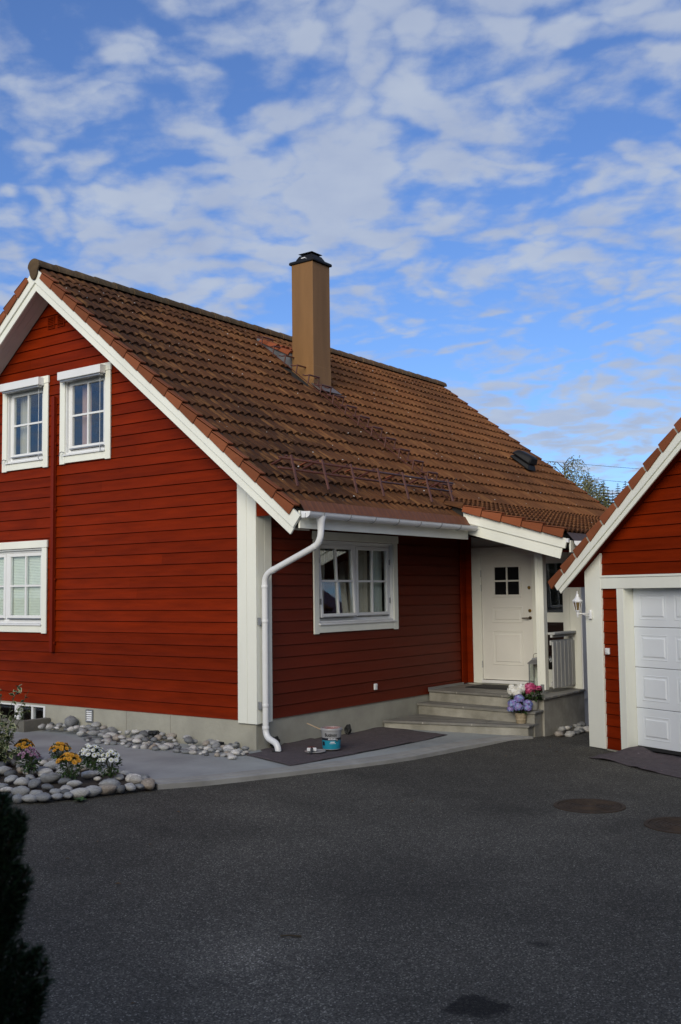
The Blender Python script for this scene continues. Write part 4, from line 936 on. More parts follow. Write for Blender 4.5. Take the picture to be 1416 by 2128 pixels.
# ------------------------------------------------------------------ awning boxes, curtains, blinds
for (a, c, lab) in ((2.84, 3.80, 'right'), (4.25, 5.21, 'left')):
    q = MB(); fbox(q, GF, a, c, .030, .145, 4.842, 4.965); ab = q.build('awning_box', M_whitemetal, house, bev=.006)
    q = MB(); fbox(q, GF, a+.03, c-.03, .05, .12, 4.812, 4.840); q.build('awning_bar', M_galv, ab, bev=.004)
    for s in (a+.02, c-.03):
        q = MB(); q.tube([GF(s, .03, 3.76), GF(s, .075, 3.765), GF(s+.03, .085, 3.75), GF(s+.03, .085, 3.70)], .007, 6); q.build('awning_arm', M_galv, ab)
    q = MB(); q.tube([GF(a+.09, .06, 4.82), GF(a+.09, .06, 3.74)], .003, 5); q.build('awning_cord', M_whitemetal, ab)
def curtain(name, fr, s0, s1, z0, z1, d, mt, label, amp=.02, wav=.07, seed=0, gather=0.):
    q = MB(); n = 60; m_ = 8; rg = random.Random(seed); ph = rg.random()*6
    for j in range(m_+1):
        for i in range(n+1):
            u = i/n; g = gather*math.sin(math.pi*j/m_)*(1-u)
            s = s0+(s1-s0)*(u*(1-gather*(1-j/m_)*.6))
            dd = d+amp*math.sin(u*(s1-s0)/wav*2*math.pi+ph)+amp*.5*math.sin(u*(s1-s0)/wav*3.7+ph*2)
            q.v.append(fr(s, dd, z0+(z1-z0)*j/m_))
    for j in range(m_):
        for i in range(n): q.face((j*(n+1)+i, j*(n+1)+i+1, (j+1)*(n+1)+i+1, (j+1)*(n+1)+i))
    o = q.build(name, mt, None, smooth=True, fix=False)
    md = o.modifiers.new('t', 'SOLIDIFY'); md.thickness = .003
    return tag(o, label, 'curtain', 'curtains inside the windows')
curtain('curtain', EF, 1.36, 1.72, 1.2, 2.4, -.22, M_curtain, 'cream curtain at the left edge of the eaves window', seed=1, gather=.25)
curtain('curtain', EF, 2.36, 2.80, 1.2, 2.4, -.24, M_curtain, 'cream curtain in the middle of the eaves window', seed=2)
curtain('curtain', EF, 2.86, 3.14, 1.2, 2.4, -.20, M_blind, 'pale sheer curtain at the right edge of the eaves window', amp=.012, wav=.04, seed=3)
curtain('curtain', GF, 2.95, 3.12, 3.7, 4.9, -.20, M_curtain, 'narrow curtain at the right of the right upper gable window', amp=.012, seed=4)
curtain('curtain', GF, 3.42, 3.64, 3.7, 4.9, -.20, mat('pinkish_curtain', (.42, .27, .24), .9), 'pinkish curtain at the left of the right upper gable window', amp=.012, seed=5)
curtain('curtain', GF, 4.95, 5.12, 3.7, 4.9, -.20, M_curtain, 'narrow curtain in the left upper gable window', amp=.012, seed=6)
for i, (a, c) in enumerate(((4.30, 5.16), (5.24, 6.12))):
    bl = thing('window_blind', GF(a, -.2, 1.2), ('pale slatted blind in the right half' if i == 0 else 'pale slatted blind in the left half')+' of the lower gable window', 'blind', 'blinds of the lower gable window')
    z = 1.22
    while z < 2.35:
        q = MB(); q.hexa([GF(a, -.100, z), GF(c, -.100, z), GF(c, -.110, z+.021), GF(a, -.110, z+.021), GF(a, -.098, z+.001), GF(c, -.098, z+.001), GF(c, -.108, z+.022), GF(a, -.108, z+.022)]); q.build('slat', M_blind, bl); z += .024

# small fittings on the house
q = MB(); fbox(q, EF, 2.60, 2.665, .002, .03, .185, .275); soc = q.build('wall_socket', M_whitemetal, house, bev=.005); soc['label'] = 'small white wall socket low on the eaves wall'
q = MB(); fbox(q, EF, 2.607, 2.658, .030, .036, .245, .262); q.build('socket_lid', M_pvc, soc)

# window well wall by the basement window
q = MB(); q.prism([(-.48, 4.06), (-.004, 4.06), (-.004, 4.17), (-.38, 4.17), (-.38, 7.5), (-.48, 7.5)], -.6, -.195, lambda u, v_, a: (u, v_, a)); tag(q.build('window_well_wall', mat('old_concrete', (.20, .19, .16), .9, col2=(.10, .095, .08), vscale=3, bump=.4, bscale=20), bev=.006), 'low stained concrete wall of the basement window well', 'low wall')

# ------------------------------------------------------------------ stones
def stone_mesh(seed):
    bm = bmesh.new(); bmesh.ops.create_icosphere(bm, subdivisions=2, radius=1); rg = random.Random(seed); o = Vector((rg.random()*50, rg.random()*50, 0))
    for v_ in bm.verts:
        n = noise.noise(v_.co*.9+o)*.34+noise.noise(v_.co*2.0+o)*.14+noise.noise(v_.co*4.5+o)*.04; v_.co *= 1+n
        v_.co.z *= .92
    for k in range(7):
        pn = Vector((rg.uniform(-1, 1), rg.uniform(-1, 1), rg.uniform(-1, 1))).normalized(); pd = rg.uniform(.66, .88)
        for v_ in bm.verts:
            e_ = v_.co.dot(pn)-pd
            if e_ > 0: v_.co -= pn*e_*.85
    me = bpy.data.meshes.new('stone'); bm.to_mesh(me); bm.free(); me.materials.append(M_stone); me.polygons.foreach_set('use_smooth', [True]*len(me.polygons)); return me
SM = [stone_mesh(i) for i in range(16)]
def stone(x, y, z, a, b_, c, rz, label, group, rg):
    M_ = Matrix.Translation((x, y, z)) @ Matrix.Rotation(rz, 4, 'Z') @ Matrix.Rotation(rg.uniform(-.3, .3), 4, 'X') @ Matrix.Diagonal((a, b_, c, 1))
    o = bpy.data.objects.new('river_stone', rg.choice(SM)); link(o, None, M_); return tag(o, label, 'stone', group)
def pack(region, n, rfun, rg, sep=.8, tries=6000):
    pts = []; t_ = 0
    while len(pts) < n and t_ < tries:
        t_ += 1; x, y = region(rg); r = rfun(x, y, rg)
        if all((x-p[0])**2+(y-p[1])**2 > (sep*(r+p[2]))**2 for p in pts): pts.append((x, y, r))
    return pts
rg = random.Random(21)
def edge_x(y): return -(.30+.46*sm(3.7, 2.0, y))
def reg_strip(r):
    y = r.uniform(-.22, 4.0); x = r.uniform(edge_x(y)+.04, -.02) if y > .02 else r.uniform(-.72, -.30-.1*y); return x, y
for lay in range(2):
    for (x, y, r) in pack(reg_strip, 122 if lay == 0 else 18, lambda x, y, q_: q_.choice((.030, .036, .042, .05, .058, .070)), rg, .78 if lay == 0 else 1.0):
        d = min(1, max(0, -x/.75)); hb = zslab(x, y) + (.075*(1-d)**1.3)*(sm(.0, 2.8, y)*.65+.45)
        if lay and -x > .5: continue
        stone(x, y, hb+r*.35+lay*.035, r*rg.uniform(1.05, 1.4), r*rg.uniform(.85, 1.05), r*rg.uniform(.62, .8), rg.uniform(0, 6.3), ('rounded river stone in the stone band close against the gable foundation' if -x < .3 else 'rounded river stone in the stone band along the edge of the path'), 'stones in the band along the gable foundation', rg)
o = stone(-.12, 3.45, -.20, .13, .10, .10, .4, 'largest pale river stone beside the window well wall', None, rg)
bed = [(-4.5, .5), (-3.79, .0), (-3.58, -.32), (-3.25, -.48), (-2.81, -.62), (-2.40, -.70), (-2.3, -.6), (-2.14, -.25), (-1.99, .33), (-1.93, 1.15), (-1.88, 2.1), (-1.74, 2.9), (-3.4, 3.4), (-4.6, 2.2)]
def inpoly(x, y, P_):
    c = False; j = len(P_)-1
    for i in range(len(P_)):
        if (P_[i][1] > y) != (P_[j][1] > y) and x < (P_[j][0]-P_[i][0])*(y-P_[i][1])/(P_[j][1]-P_[i][1])+P_[i][0]: c = not c
        j = i
    return c
so_ = sheet('soil_bed', [(-4.4, .6), (-3.72, .10), (-3.50, -.20), (-3.2, -.35), (-2.8, -.48), (-2.45, -.55), (-2.36, -.45), (-2.24, -.2), (-2.1, .33), (-2.04, 1.15), (-2.0, 2.1), (-1.9, 2.8), (-3.4, 3.3), (-4.5, 2.2)], [], lambda x, y: (x, y, -.345), M_soil); tag(so_, 'dark soil of the stone flower bed', kind='structure')
FL = [(-2.44, 1.43), (-2.21, 1.07), (-2.92, .03), (-2.26, .52), (-2.40, .26), (-2.58, -.20), (-2.92, .71)]
def edge_d(x, y):
    best = 9
    for i in range(len(bed)):
        p, q_ = Vector(bed[i]), Vector(bed[(i+1) % len(bed)]); v_ = q_-p; t_ = max(0, min(1, (Vector((x, y))-p).dot(v_)/v_.length_squared)); best = min(best, (p+v_*t_-Vector((x, y))).length)
    return best
def reg_bed(r):
    while True:
        x, y = r.uniform(-3.95, -1.85), -.68+2.5*r.random()**1.35
        if inpoly(x, y, bed) and edge_d(x, y) > .045 and all((x-f[0])**2+(y-f[1])**2 > .075**2 for f in FL): return x, y
pts_b = []
edge_line = [(-3.85, .09), (-3.79, .06), (-3.58, -.26), (-3.25, -.42), (-2.81, -.56), (-2.42, -.66), (-2.30, -.52), (-2.17, -.2), (-2.05, .33), (-1.99, 1.1), (-1.95, 1.9)]
i = 0; p = Vector(edge_line[0]); acc = 0
for A_, B_ in zip(edge_line[:-1], edge_line[1:]):
    A_, B_ = Vector(A_), Vector(B_); ln_ = (B_-A_).length; t_ = acc
    while t_ < ln_:
        r = rg.uniform(.052, .088) if B_.x < -2.35 else rg.uniform(.045, .065)
        c_ = A_.lerp(B_, t_/ln_); pts_b.append((c_.x, c_.y, r)); t_ += r*1.75
    acc = t_-ln_
for rad, cnt in ((.075, 40), (.058, 52), (.042, 22)):
    t_ = 0; k = 0
    while k < cnt and t_ < 4000:
        t_ += 1; x, y = reg_bed(rg); r = rad*rg.uniform(.9, 1.12)
        if all((x-q_[0])**2+(y-q_[1])**2 > (.80*(r+q_[2]))**2 for q_ in pts_b): pts_b.append((x, y, r)); k += 1
for (x, y, r) in pts_b:
    ed = edge_d(x, y)
    zone = 'in the front row of the flower bed against the asphalt' if ed < .13 and x+1.1*y < -2.4 else ('at the edge of the flower bed along the concrete path' if ed < .13 else ('among the flowers of the stone bed' if y > .15 else 'just behind the front row of the flower bed'))
    stone(x, y, -.385+r*.46+.06*min(1, ed/.4), r*rg.uniform(1.1, 1.45), r*rg.uniform(.85, 1.05), r*rg.uniform(.60, .80), rg.uniform(0, 6.3), 'grey veined river stone '+zone, 'stones of the flower bed', rg)
for i in range(13):
    x = 3.95+i*.105+rg.uniform(-.05, .05); y = -2.20-rg.uniform(0, .16); r = rg.uniform(.035, .08)
    stone(x, y, za(x, y)+r*.45, r*1.3, r, r*.75, rg.uniform(0, 6.3), 'pale river stone at the foot of the entrance landing', 'stones along the landing base', rg)
for i in range(6):
    x = 4.3+i*.15+rg.uniform(-.05, .05); r = rg.uniform(.04, .065); stone(x, -2.17, za(x, -2.2)+.075, r*1.2, r, r*.8, rg.uniform(0, 6.3), 'pale river stone at the foot of the entrance landing', 'stones along the landing base', rg)
stone(3.80, -2.02, Z2+.012, .075, .05, .016, .3, 'flat pale stone lying on the middle step', None, rg)

# ------------------------------------------------------------------ plants
def leaf(b_, p, d, n, ln, wd, fold=.25):
    d = d.normalized(); s = d.cross(n)
    s = s.normalized() if s.length > 1e-5 else d.orthogonal().normalized(); n = s.cross(d)
    v0 = len(b_.v)
    pts = [p, p+d*ln*.45+s*wd*.5+n*wd*fold, p+d*ln-n*ln*.12, p+d*ln*.45-s*wd*.5+n*wd*fold, p+d*ln*.5]
    b_.v += [tuple(q_) for q_ in pts]
    for f in ((0, 1, 4), (1, 2, 4), (2, 3, 4), (3, 0, 4)): b_.face([v0+i for i in f])
def rdir(r):
    while True:
        v_ = Vector((r.uniform(-1, 1), r.uniform(-1, 1), r.uniform(-1, 1)))
        if .05 < v_.length < 1: return v_.normalized()
M_leaf = mat('flower_leaf', (.035, .075, .018), .55, isl=.4)
M_leaf2 = mat('hydrangea_leaf', (.035, .075, .02), .45, isl=.35)
M_stem = mat('stem', (.06, .08, .03), .7)
def petal_mat(name, c, isl=.14): return mat(name, c, .6, isl=isl)
def rosette(b_, c, n, r, petals, layers, rg_, cup=.25, wid=.42):
    u = n.orthogonal().normalized(); v_ = n.cross(u); a0 = rg_.random()*6.28
    for l in range(layers):
        rr = r*(1-.32*l)
        for k in range(petals):
            a = a0+2*math.pi*k/petals+l*.35; d = (u*math.cos(a)+v_*math.sin(a)); s = n.cross(d)
            p0 = c+n*.002*l; v0 = len(b_.v); lift = n*rr*(cup+.28*l)
            pts = [p0, p0+d*rr*.55+s*rr*wid*.55+lift*.4, p0+d*rr+lift, p0+d*rr*.55-s*rr*wid*.55+lift*.4]
            b_.v += [tuple(q_) for q_ in pts]; b_.face((v0, v0+1, v0+2, v0+3))
def mums(loc, r, h, nh, col, ccol, label, seed, hr=.031, group='chrysanthemums in the stone bed'):
    rg_ = random.Random(seed); x, y, z = loc
    t_ = thing('chrysanthemum', loc, label, 'flower', group)
    b_ = MB(); c = Vector((x, y, z+h*.45))
    for i in range(260):
        d = rdir(rg_); q_ = c+Vector((d.x*r, d.y*r, d.z*h*.5))*rg_.uniform(.45, 1); leaf(b_, q_, (d+Vector((0, 0, .3))+rdir(rg_)*.5), Vector((0, 0, 1))+rdir(rg_)*.6, rg_.uniform(.03, .05), rg_.uniform(.018, .03))
    b_.build('foliage', M_leaf, t_, fix=False)
    b_ = MB()
    for i in range(7): a = i*.9; b_.tube([(x, y, z-.03), (x+math.cos(a)*r*.4, y+math.sin(a)*r*.4, z+h*.7)], .004, 5)
    b_.build('stem', M_stem, t_)
    placed = []
    for i in range(nh):
        for k in range(40):
            a = rg_.uniform(0, 6.28); rr = r*math.sqrt(rg_.random())*1.02
            p = Vector((x+math.cos(a)*rr, y+math.sin(a)*rr, z+h*(1.0-.34*(rr/r)**2)+rg_.uniform(-.012, .012)))
            if all((p-q_).length > hr*1.25 for q_ in placed): break
        placed.append(p); n = (Vector((math.cos(a)*rr/r*.9, math.sin(a)*rr/r*.9, .8))+rdir(rg_)*.25).normalized()
        q = MB(); rosette(q, p, n, hr*rg_.uniform(.85, 1.1), 13, 2, rg_); q.cur = 1; q.lathe([(.001, .0), (hr*.26, .001), (hr*.2, .006), (.001, .008)], p+n*.004, 8, axis=n.to_track_quat('Z', 'Y').to_matrix().to_4x4(), capb=False, capt=False)
        q.build('flower_head', [col, ccol], t_, fix=False)
P_yel = petal_mat('yellow_petal', (.62, .30, .015)); P_yc = petal_mat('ochre_centre', (.35, .14, .01)); P_whi = petal_mat('white_petal', (.74, .76, .74), .06); P_gc = petal_mat('green_yellow_centre', (.45, .42, .06)); P_lil = petal_mat('lilac_petal', (.36, .20, .30)); P_lc = petal_mat('plum_centre', (.14, .04, .09))
FZ = -.27
mums((FL[0][0], FL[0][1], FZ), .105, .23, 24, P_yel, P_yc, 'yellow chrysanthemum nearest the variegated shrub, behind the lilac one', 1)
mums((FL[1][0], FL[1][1], FZ), .11, .19, 24, P_yel, P_yc, 'yellow chrysanthemum at the back of the bed by the path', 2)
mums((FL[2][0], FL[2][1], FZ), .12, .25, 26, P_yel, P_yc, 'yellow chrysanthemum at the front of the bed among large stones', 3, hr=.034)
mums((FL[3][0], FL[3][1], FZ), .10, .21, 24, P_whi, P_gc, 'white chrysanthemum at the back of the white row by the path', 4, hr=.033)
mums((FL[4][0], FL[4][1], FZ), .105, .24, 26, P_whi, P_gc, 'white chrysanthemum in the middle of the white row', 5, hr=.033)
mums((FL[5][0], FL[5][1], FZ), .115, .25, 28, P_whi, P_gc, 'white chrysanthemum closest to the tip of the bed', 6, hr=.033)
mums((FL[6][0], FL[6][1], FZ), .11, .25, 26, P_lil, P_lc, 'lilac chrysanthemum in front of the yellow one', 7, hr=.025)

def hydrangea(loc, heads, cols, label, seed, pot, potmat, nleaf=70, spread=.16):
    rg_ = random.Random(seed); x, y, z = loc; t_ = thing('potted_hydrangea', loc, label, 'potted plant')
    r0, r1, hh = pot
    if potmat == 'basket':
        q = MB(); n = 22; rows = 9
        q.lathe([(r0*.97, 0), (r1*.97, hh*.97)], (x, y, z), 20, capt=False); bo_ = q.build('basket', mat('wicker_core', (.20, .15, .09), .8), t_)
        for j in range(rows):
            q = MB(); f = (j+.5)/rows; rr = r0+(r1-r0)*f
            pts = [(x+math.cos(a)*(rr+(.005 if (k+j) % 2 else -.003)), y+math.sin(a)*(rr+(.005 if (k+j) % 2 else -.003)), z+hh*f) for k, a in enumerate([2*math.pi*k/n for k in range(n+1)])]
            q.tube(pts, hh/rows*.52, 5, cap=False); q.build('wicker_strand', mat('wicker', (.40, .33, .22), .75, objr=.2, var=.25, vscale=30), bo_, smooth=True)
        q = MB(); q.lathe([(r1*.95, hh*.9), (.001, hh*.92)], (x, y, z), 16, capb=False, capt=False); q.build('potting_soil', M_soil, bo_)
    else:
        q = MB(); q.lathe([(r0*.9, 0), (r0, .005), ((r0+r1)/2*1.03, hh*.5), (r1, hh), (r1*.93, hh), (r1*.9, hh*.9), (.002, hh*.88)], (x, y, z), 28, capt=False); q.build('pot', potmat, t_, smooth=40)
    b_ = MB(); c = Vector((x, y, z+hh+.06))
    for i in range(nleaf):
        a = rg_.uniform(0, 6.28); d = Vector((math.cos(a), math.sin(a), rg_.uniform(-.45, .5))); p = c+Vector((d.x*spread*.35, d.y*spread*.35, rg_.uniform(-.05, .1)))
        leaf(b_, p, d, Vector((0, 0, 1)), rg_.uniform(.08, .13), rg_.uniform(.045, .07), .12)
    b_.build('foliage', M_leaf2, t_, fix=False)
    for (hx, hy, hz, hr, ci) in heads:
        q = MB(); hc = Vector((hx, hy, hz)); n = int(hr*hr*15500)
        q.cur = 0
        for i in range(n):
            zz = 1-1.55*(i+.5)/n; ph = i*2.39996; rr = math.sqrt(max(0, 1-zz*zz)); d = Vector((rr*math.cos(ph), rr*math.sin(ph), zz))
            d = (d+rdir(rg_)*.12).normalized(); q.cur = rg_.randrange(len(cols[ci]))
            rosette(q, hc+Vector((d.x, d.y, d.z*.85))*hr*rg_.uniform(.86, 1.03), d, rg_.uniform(.016, .021), 4, 1, rg_, cup=.12, wid=.95)
        q.build('flower_head', cols[ci], t_, fix=False)
        q = MB(); q.lathe([(hr*.80*math.sin(a), -hr*.72*math.cos(a)) for a in [math.pi*k/8 for k in range(9)]], hc, 12, capb=False, capt=False); q.build('flower_core', cols[ci][0], t_, smooth=True)
        q = MB(); q.tube([(x, y, z+hh*.8), (hx*.6+x*.4, hy*.6+y*.4, hz-hr)], .006, 5); q.build('stem', M_stem, t_)
hb = [petal_mat('blue_floret', (.17, .20, .48)), petal_mat('violet_floret', (.25, .18, .48)), petal_mat('pale_blue_floret', (.27, .36, .56)), petal_mat('mauve_floret', (.28, .22, .46))]
hw_ = [petal_mat('cream_floret', (.76, .74, .66), .07), petal_mat('white_floret', (.78, .78, .74), .07)]
hp = [petal_mat('pink_floret', (.50, .055, .17)), petal_mat('crimson_floret', (.36, .025, .095)), petal_mat('rose_floret', (.58, .14, .27))]
hydrangea((3.53, -1.905, Z1+.002), [(3.50, -1.90, .07, .075, 0), (3.44, -1.83, .00, .075, 0), (3.56, -2.00, -.005, .075, 0), (3.41, -1.93, -.035, .07, 0), (3.50, -2.03, -.05, .06, 0), (3.43, -1.80, -.07, .055, 0)], [hb], 'blue and violet hydrangea in a wicker basket on the lowest step', 31, (.058, .078, .145), 'basket')
hydrangea((3.73, -1.76, Z2+.002), [(3.63, -1.735, .165, .085, 0), (3.67, -1.845, .205, .085, 0), (3.62, -1.72, .225, .045, 0), (3.63, -1.80, .14, .07, 0)], [hw_], 'white hydrangea on the middle step behind the blue one', 32, (.07, .085, .13), mat('grey_pot', (.33, .32, .28), .7, var=.1))
hydrangea((3.745, -1.985, Z2+.002), [(3.74, -1.955, .205, .095, 0), (3.68, -1.98, .165, .07, 0), (3.80, -2.06, .195, .055, 0)], [hp], 'crimson pink hydrangea in a plain grey pot on the middle step', 33, (.072, .088, .14), mat('grey_pot', (.33, .32, .28), .7, var=.1), nleaf=110, spread=.2)

# ------------------------------------------------------------------ things on the landing
q = MB(); pts = [(4.66, -.36), (4.62, -1.22), (5.22, -1.22), (5.25, -.36)]; q.prism(pts, Z3+.003, Z3+.016, lambda u, v_, a: (u, v_, a)); tag(q.build('doormat', M_rubber, bev=.004), 'black doormat lying before the white front door', 'doormat')
ln = thing('floor_lantern', (5.22, -1.345, Z3), 'dark metal floor lantern standing beside the front door', 'lantern')
lx, ly = 5.22, -1.345; hs = .085
for sx_ in (-1, 1):
    for sy_ in (-1, 1):
        q = MB(); q.box(lx+sx_*hs-.007, lx+sx_*hs+.007, ly+sy_*hs-.007, ly+sy_*hs+.007, Z3+.03, Z3+.38); q.build('lantern_post', M_galv, ln)
q = MB(); q.box(lx-.1, lx+.1, ly-.1, ly+.1, Z3+.004, Z3+.03); q.build('lantern_base', M_bronze, ln, bev=.003)
q = MB(); q.lathe([(.150, .375), (.150, .39), (.075, .445), (.07, .47), (.02, .475)], (0, 0, 0), 4); q.v = [tuple(Matrix.Translation((lx, ly, Z3)) @ Matrix.Rotation(R(45), 4, 'Z') @ Vector(p)) for p in q.v]; q.build('lantern_roof', M_galv, ln)
q = MB(); q.tube([(lx, ly+math.cos(a)*.05, Z3+.49+math.sin(a)*.05) for a in [2*math.pi*k/14 for k in range(15)]], .004, 5); q.build('lantern_ring', M_bronze, ln)
for (a, c, e, f) in ((lx-hs, lx+hs, ly-hs, ly-hs+.003), (lx-hs, lx+hs, ly+hs-.003, ly+hs), (lx-hs, lx-hs+.003, ly-hs, ly+hs)):
    q = MB(); q.box(a, c, e, f, Z3+.03, Z3+.375); q.build('lantern_pane', M_glass, ln)
q = MB(); q.lathe([(.035, .031), (.035, .15), (.004, .155)], (lx, ly, Z3), 14); q.build('candle', M_white, ln)

# wall lantern on the garage corner board
wl = thing('wall_lantern', RF(.12, .026, gz(1.22)), 'white wall lantern on the corner board of the garage', 'lantern')
P0 = Vector(RF(.055, .215, 0)); lx, ly = P0.x, P0.y; zl = gz(1.405)
q = MB(); q.lathe([(.001, .185), (.008, .180), (.010, .168), (.005, .158), (.013, .146), (.017, .135), (.024, .110), (.044, .078), (.070, .058), (.072, .050), (.060, .046)], (lx, ly, zl), 6, capb=False); q.build('lantern_roof', M_whitemetal, wl)
q = MB(); q.lathe([(.064, .046), (.064, .036), (.058, .034)], (lx, ly, zl), 6); q.build('top_ring', M_whitemetal, wl)
q = MB(); q.lathe([(.031, -.088), (.034, -.080), (.034, -.074)], (lx, ly, zl), 6); q.build('bottom_ring', M_whitemetal, wl)
M_amber = mat('smoked_lantern_glass', (.16, .11, .045), .12, spec=.6)
for k in range(6):
    a = math.pi/3*k; b2 = a+math.pi/3; cc_ = lambda r, t_: (lx+r*math.cos(t_), ly+r*math.sin(t_))
    q = MB(); q.tube([(*cc_(.0335, a), zl-.076), (*cc_(.060, a), zl+.036)], .0045, 5); q.build('lantern_bar', M_whitemetal, wl)
    q = MB(); q.add([(*cc_(.030, a), zl-.075), (*cc_(.030, b2), zl-.075), (*cc_(.055, b2), zl+.035), (*cc_(.055, a), zl+.035)], [(0, 1, 2, 3)]); q.build('lantern_pane', M_amber, wl, fix=False)
q = MB(); q.lathe([(.030, -.088), (.016, -.100), (.014, -.104), (.020, -.112), (.020, -.126), (.012, -.146), (.006, -.150), (.009, -.160), (.008, -.170), (.002, -.178)], (lx, ly, zl), 14); q.build('lantern_drop', M_whitemetal, wl, smooth=30)
q = MB(); q.tube([(lx, ly, zl-.119), RF(.105, .05, zl-.119)], .0085, 8); q.tube([RF(.075, .15, zl-.125), RF(.09, .10, zl-.145), RF(.105, .05, zl-.15)], .006, 6); q.build('lantern_arm', M_whitemetal, wl, smooth=True)
q = MB(); Mx_ = Matrix.Translation(RF(.108, .024, zl-.135)) @ Vector((GN.x, GN.y, 0)).to_track_quat('Z', 'Y').to_matrix().to_4x4()
prof = [(-.028, -.062), (.028, -.062), (.028, .04), (.015, .068), (-.015, .068), (-.028, .04)]
q = MB(); q.prism([(u+.112, v_+zl-.135) for u, v_ in prof], .025, .058, lambda u, v_, d: RF(u, d, v_)); q.build('wall_plate', M_whitemetal, wl, bev=.008)

# ------------------------------------------------------------------ painting gear
def clothmesh(front_, back_, n, m_, zf, seed, amp):
    def res(pl_, n):
        P_ = [Vector(p) for p in pl_]; ls = [0]
        for a, c in zip(P_[:-1], P_[1:]): ls.append(ls[-1]+(c-a).length)
        o = []
        for k in range(n+1):
            t_ = ls[-1]*k/n; i = max(i for i in range(len(P_)-1) if ls[i] <= t_+1e-9); o.append(P_[i].lerp(P_[i+1], (t_-ls[i])/max(1e-9, ls[i+1]-ls[i])))
        return o
    A_, B_ = res(front_, n), res(back_, n); q = MB()
    for i in range(n+1):
        for j in range(m_+1):
            p = A_[i].lerp(B_[i], j/m_); x, y = p.x, p.y
            w_ = noise.noise(Vector((x*2.4+seed, y*2.4, seed)))*amp+noise.noise(Vector((x*7+seed, y*5, seed)))*amp*.4+noise.noise(Vector((x*16, y*14, seed)))*amp*.12
            x += noise.noise(Vector((x*5, y*5, 3+seed)))*.012; y += noise.noise(Vector((x*5, y*5, 9+seed)))*.012
            q.v.append((x, y, zf(x, y)+max(.006, .010+w_)))
    for i in range(n):
        for j in range(m_): q.face((i*(m_+1)+j, (i+1)*(m_+1)+j, (i+1)*(m_+1)+j+1, i*(m_+1)+j+1))
    return q
def felt():
    m_ = mat('felt_cloth', (.098, .078, .084), .95, col2=(.058, .046, .051), vscale=14, bump=.5, bscale=120, detail=8)
    t = m_.node_tree; b_ = t.nodes['Principled BSDF']; src = b_.inputs['Base Color'].links[0].from_socket
    g = t.nodes.new('ShaderNodeNewGeometry'); vo = t.nodes.new('ShaderNodeTexVoronoi'); vo.inputs['Scale'].default_value = 17; t.links.new(g.outputs['Position'], vo.inputs['Vector'])
    sc_ = t.nodes.new('ShaderNodeSeparateColor'); t.links.new(vo.outputs['Color'], sc_.inputs[0]); rg_ = t.nodes.new('ShaderNodeMapRange'); rg_.inputs[1].default_value = .6; rg_.inputs[2].default_value = 1; rg_.inputs[3].default_value = 0; rg_.inputs[4].default_value = .25; t.links.new(sc_.outputs[0], rg_.inputs[0])
    lt = t.nodes.new('ShaderNodeMath'); lt.operation = 'LESS_THAN'; t.links.new(vo.outputs['Distance'], lt.inputs[0]); t.links.new(rg_.outputs[0], lt.inputs[1])
    rm = t.nodes.new('ShaderNodeMix'); rm.data_type = 'RGBA'; rm.inputs[6].default_value = (.22, .20, .23, 1); rm.inputs[7].default_value = (.20, .03, .02, 1); t.links.new(sc_.outputs[1], rm.inputs[0])
    mu = t.nodes.new('ShaderNodeMath'); mu.operation = 'MULTIPLY'; mu.inputs[1].default_value = .6; t.links.new(lt.outputs[0], mu.inputs[0])
    mx_ = t.nodes.new('ShaderNodeMix'); mx_.data_type = 'RGBA'; t.links.new(src, mx_.inputs[6]); t.links.new(rm.outputs[2], mx_.inputs[7]); t.links.new(mu.outputs[0], mx_.inputs[0]); t.links.new(mx_.outputs[2], b_.inputs['Base Color']); return m_
M_felt = felt()
zcl = lambda x, y: zslab(x, y)
q = clothmesh([(-.63, -1.06), (.2, -1.11), (1.2, -1.16), (2.2, -1.17), (2.77, -1.14)], [(-.36, -.12), (-.05, -.14), (.04, -.02), (.9, -.015), (1.9, -.015), (2.79, -.02)], 64, 18, zcl, 2.3, .018)
for i, p in enumerate(q.v):
    if p[0] > 2.4: q.v[i] = (min(p[0], 2.80+.26*(-p[1])), p[1], p[2])
    if p[1] > -.1 and .5 < p[0] < 1.1: q.v[i] = (p[0], p[1], p[2]+.02)
dc = q.build('drop_cloth', M_felt, None, smooth=True, fix=False); md = dc.modifiers.new('t', 'SOLIDIFY'); md.thickness = .004; md.offset = 1
tag(dc, 'grey purple felt drop cloth under the paint bucket along the eaves wall', 'drop cloth')
q = clothmesh([(2.50, -3.36), (2.42, -3.75), (2.08, -4.22), (1.80, -4.75), (1.4, -5.7), (1.1, -6.4)], [(2.92, -3.40), (3.12, -3.62), (3.24, -3.77), (2.90, -4.55), (2.35, -5.83), (2.15, -6.4)], 60, 18, lambda x, y: za(x, y)+.085*math.exp(-((x-3.13)**2+(y+3.70)**2)/.03)+.03*math.exp(-((x-2.6)**2+(y+3.62)**2)/.02)+.045*math.exp(-((x-3.02-.43*(y+4.27))/.07)**2), 5.1, .028)
dc2 = q.build('drop_cloth', M_felt, None, smooth=True, fix=False); md = dc2.modifiers.new('t', 'SOLIDIFY'); md.thickness = .004; md.offset = 1
tag(dc2, 'rumpled grey purple drop cloth bunched below the garage door', 'drop cloth')

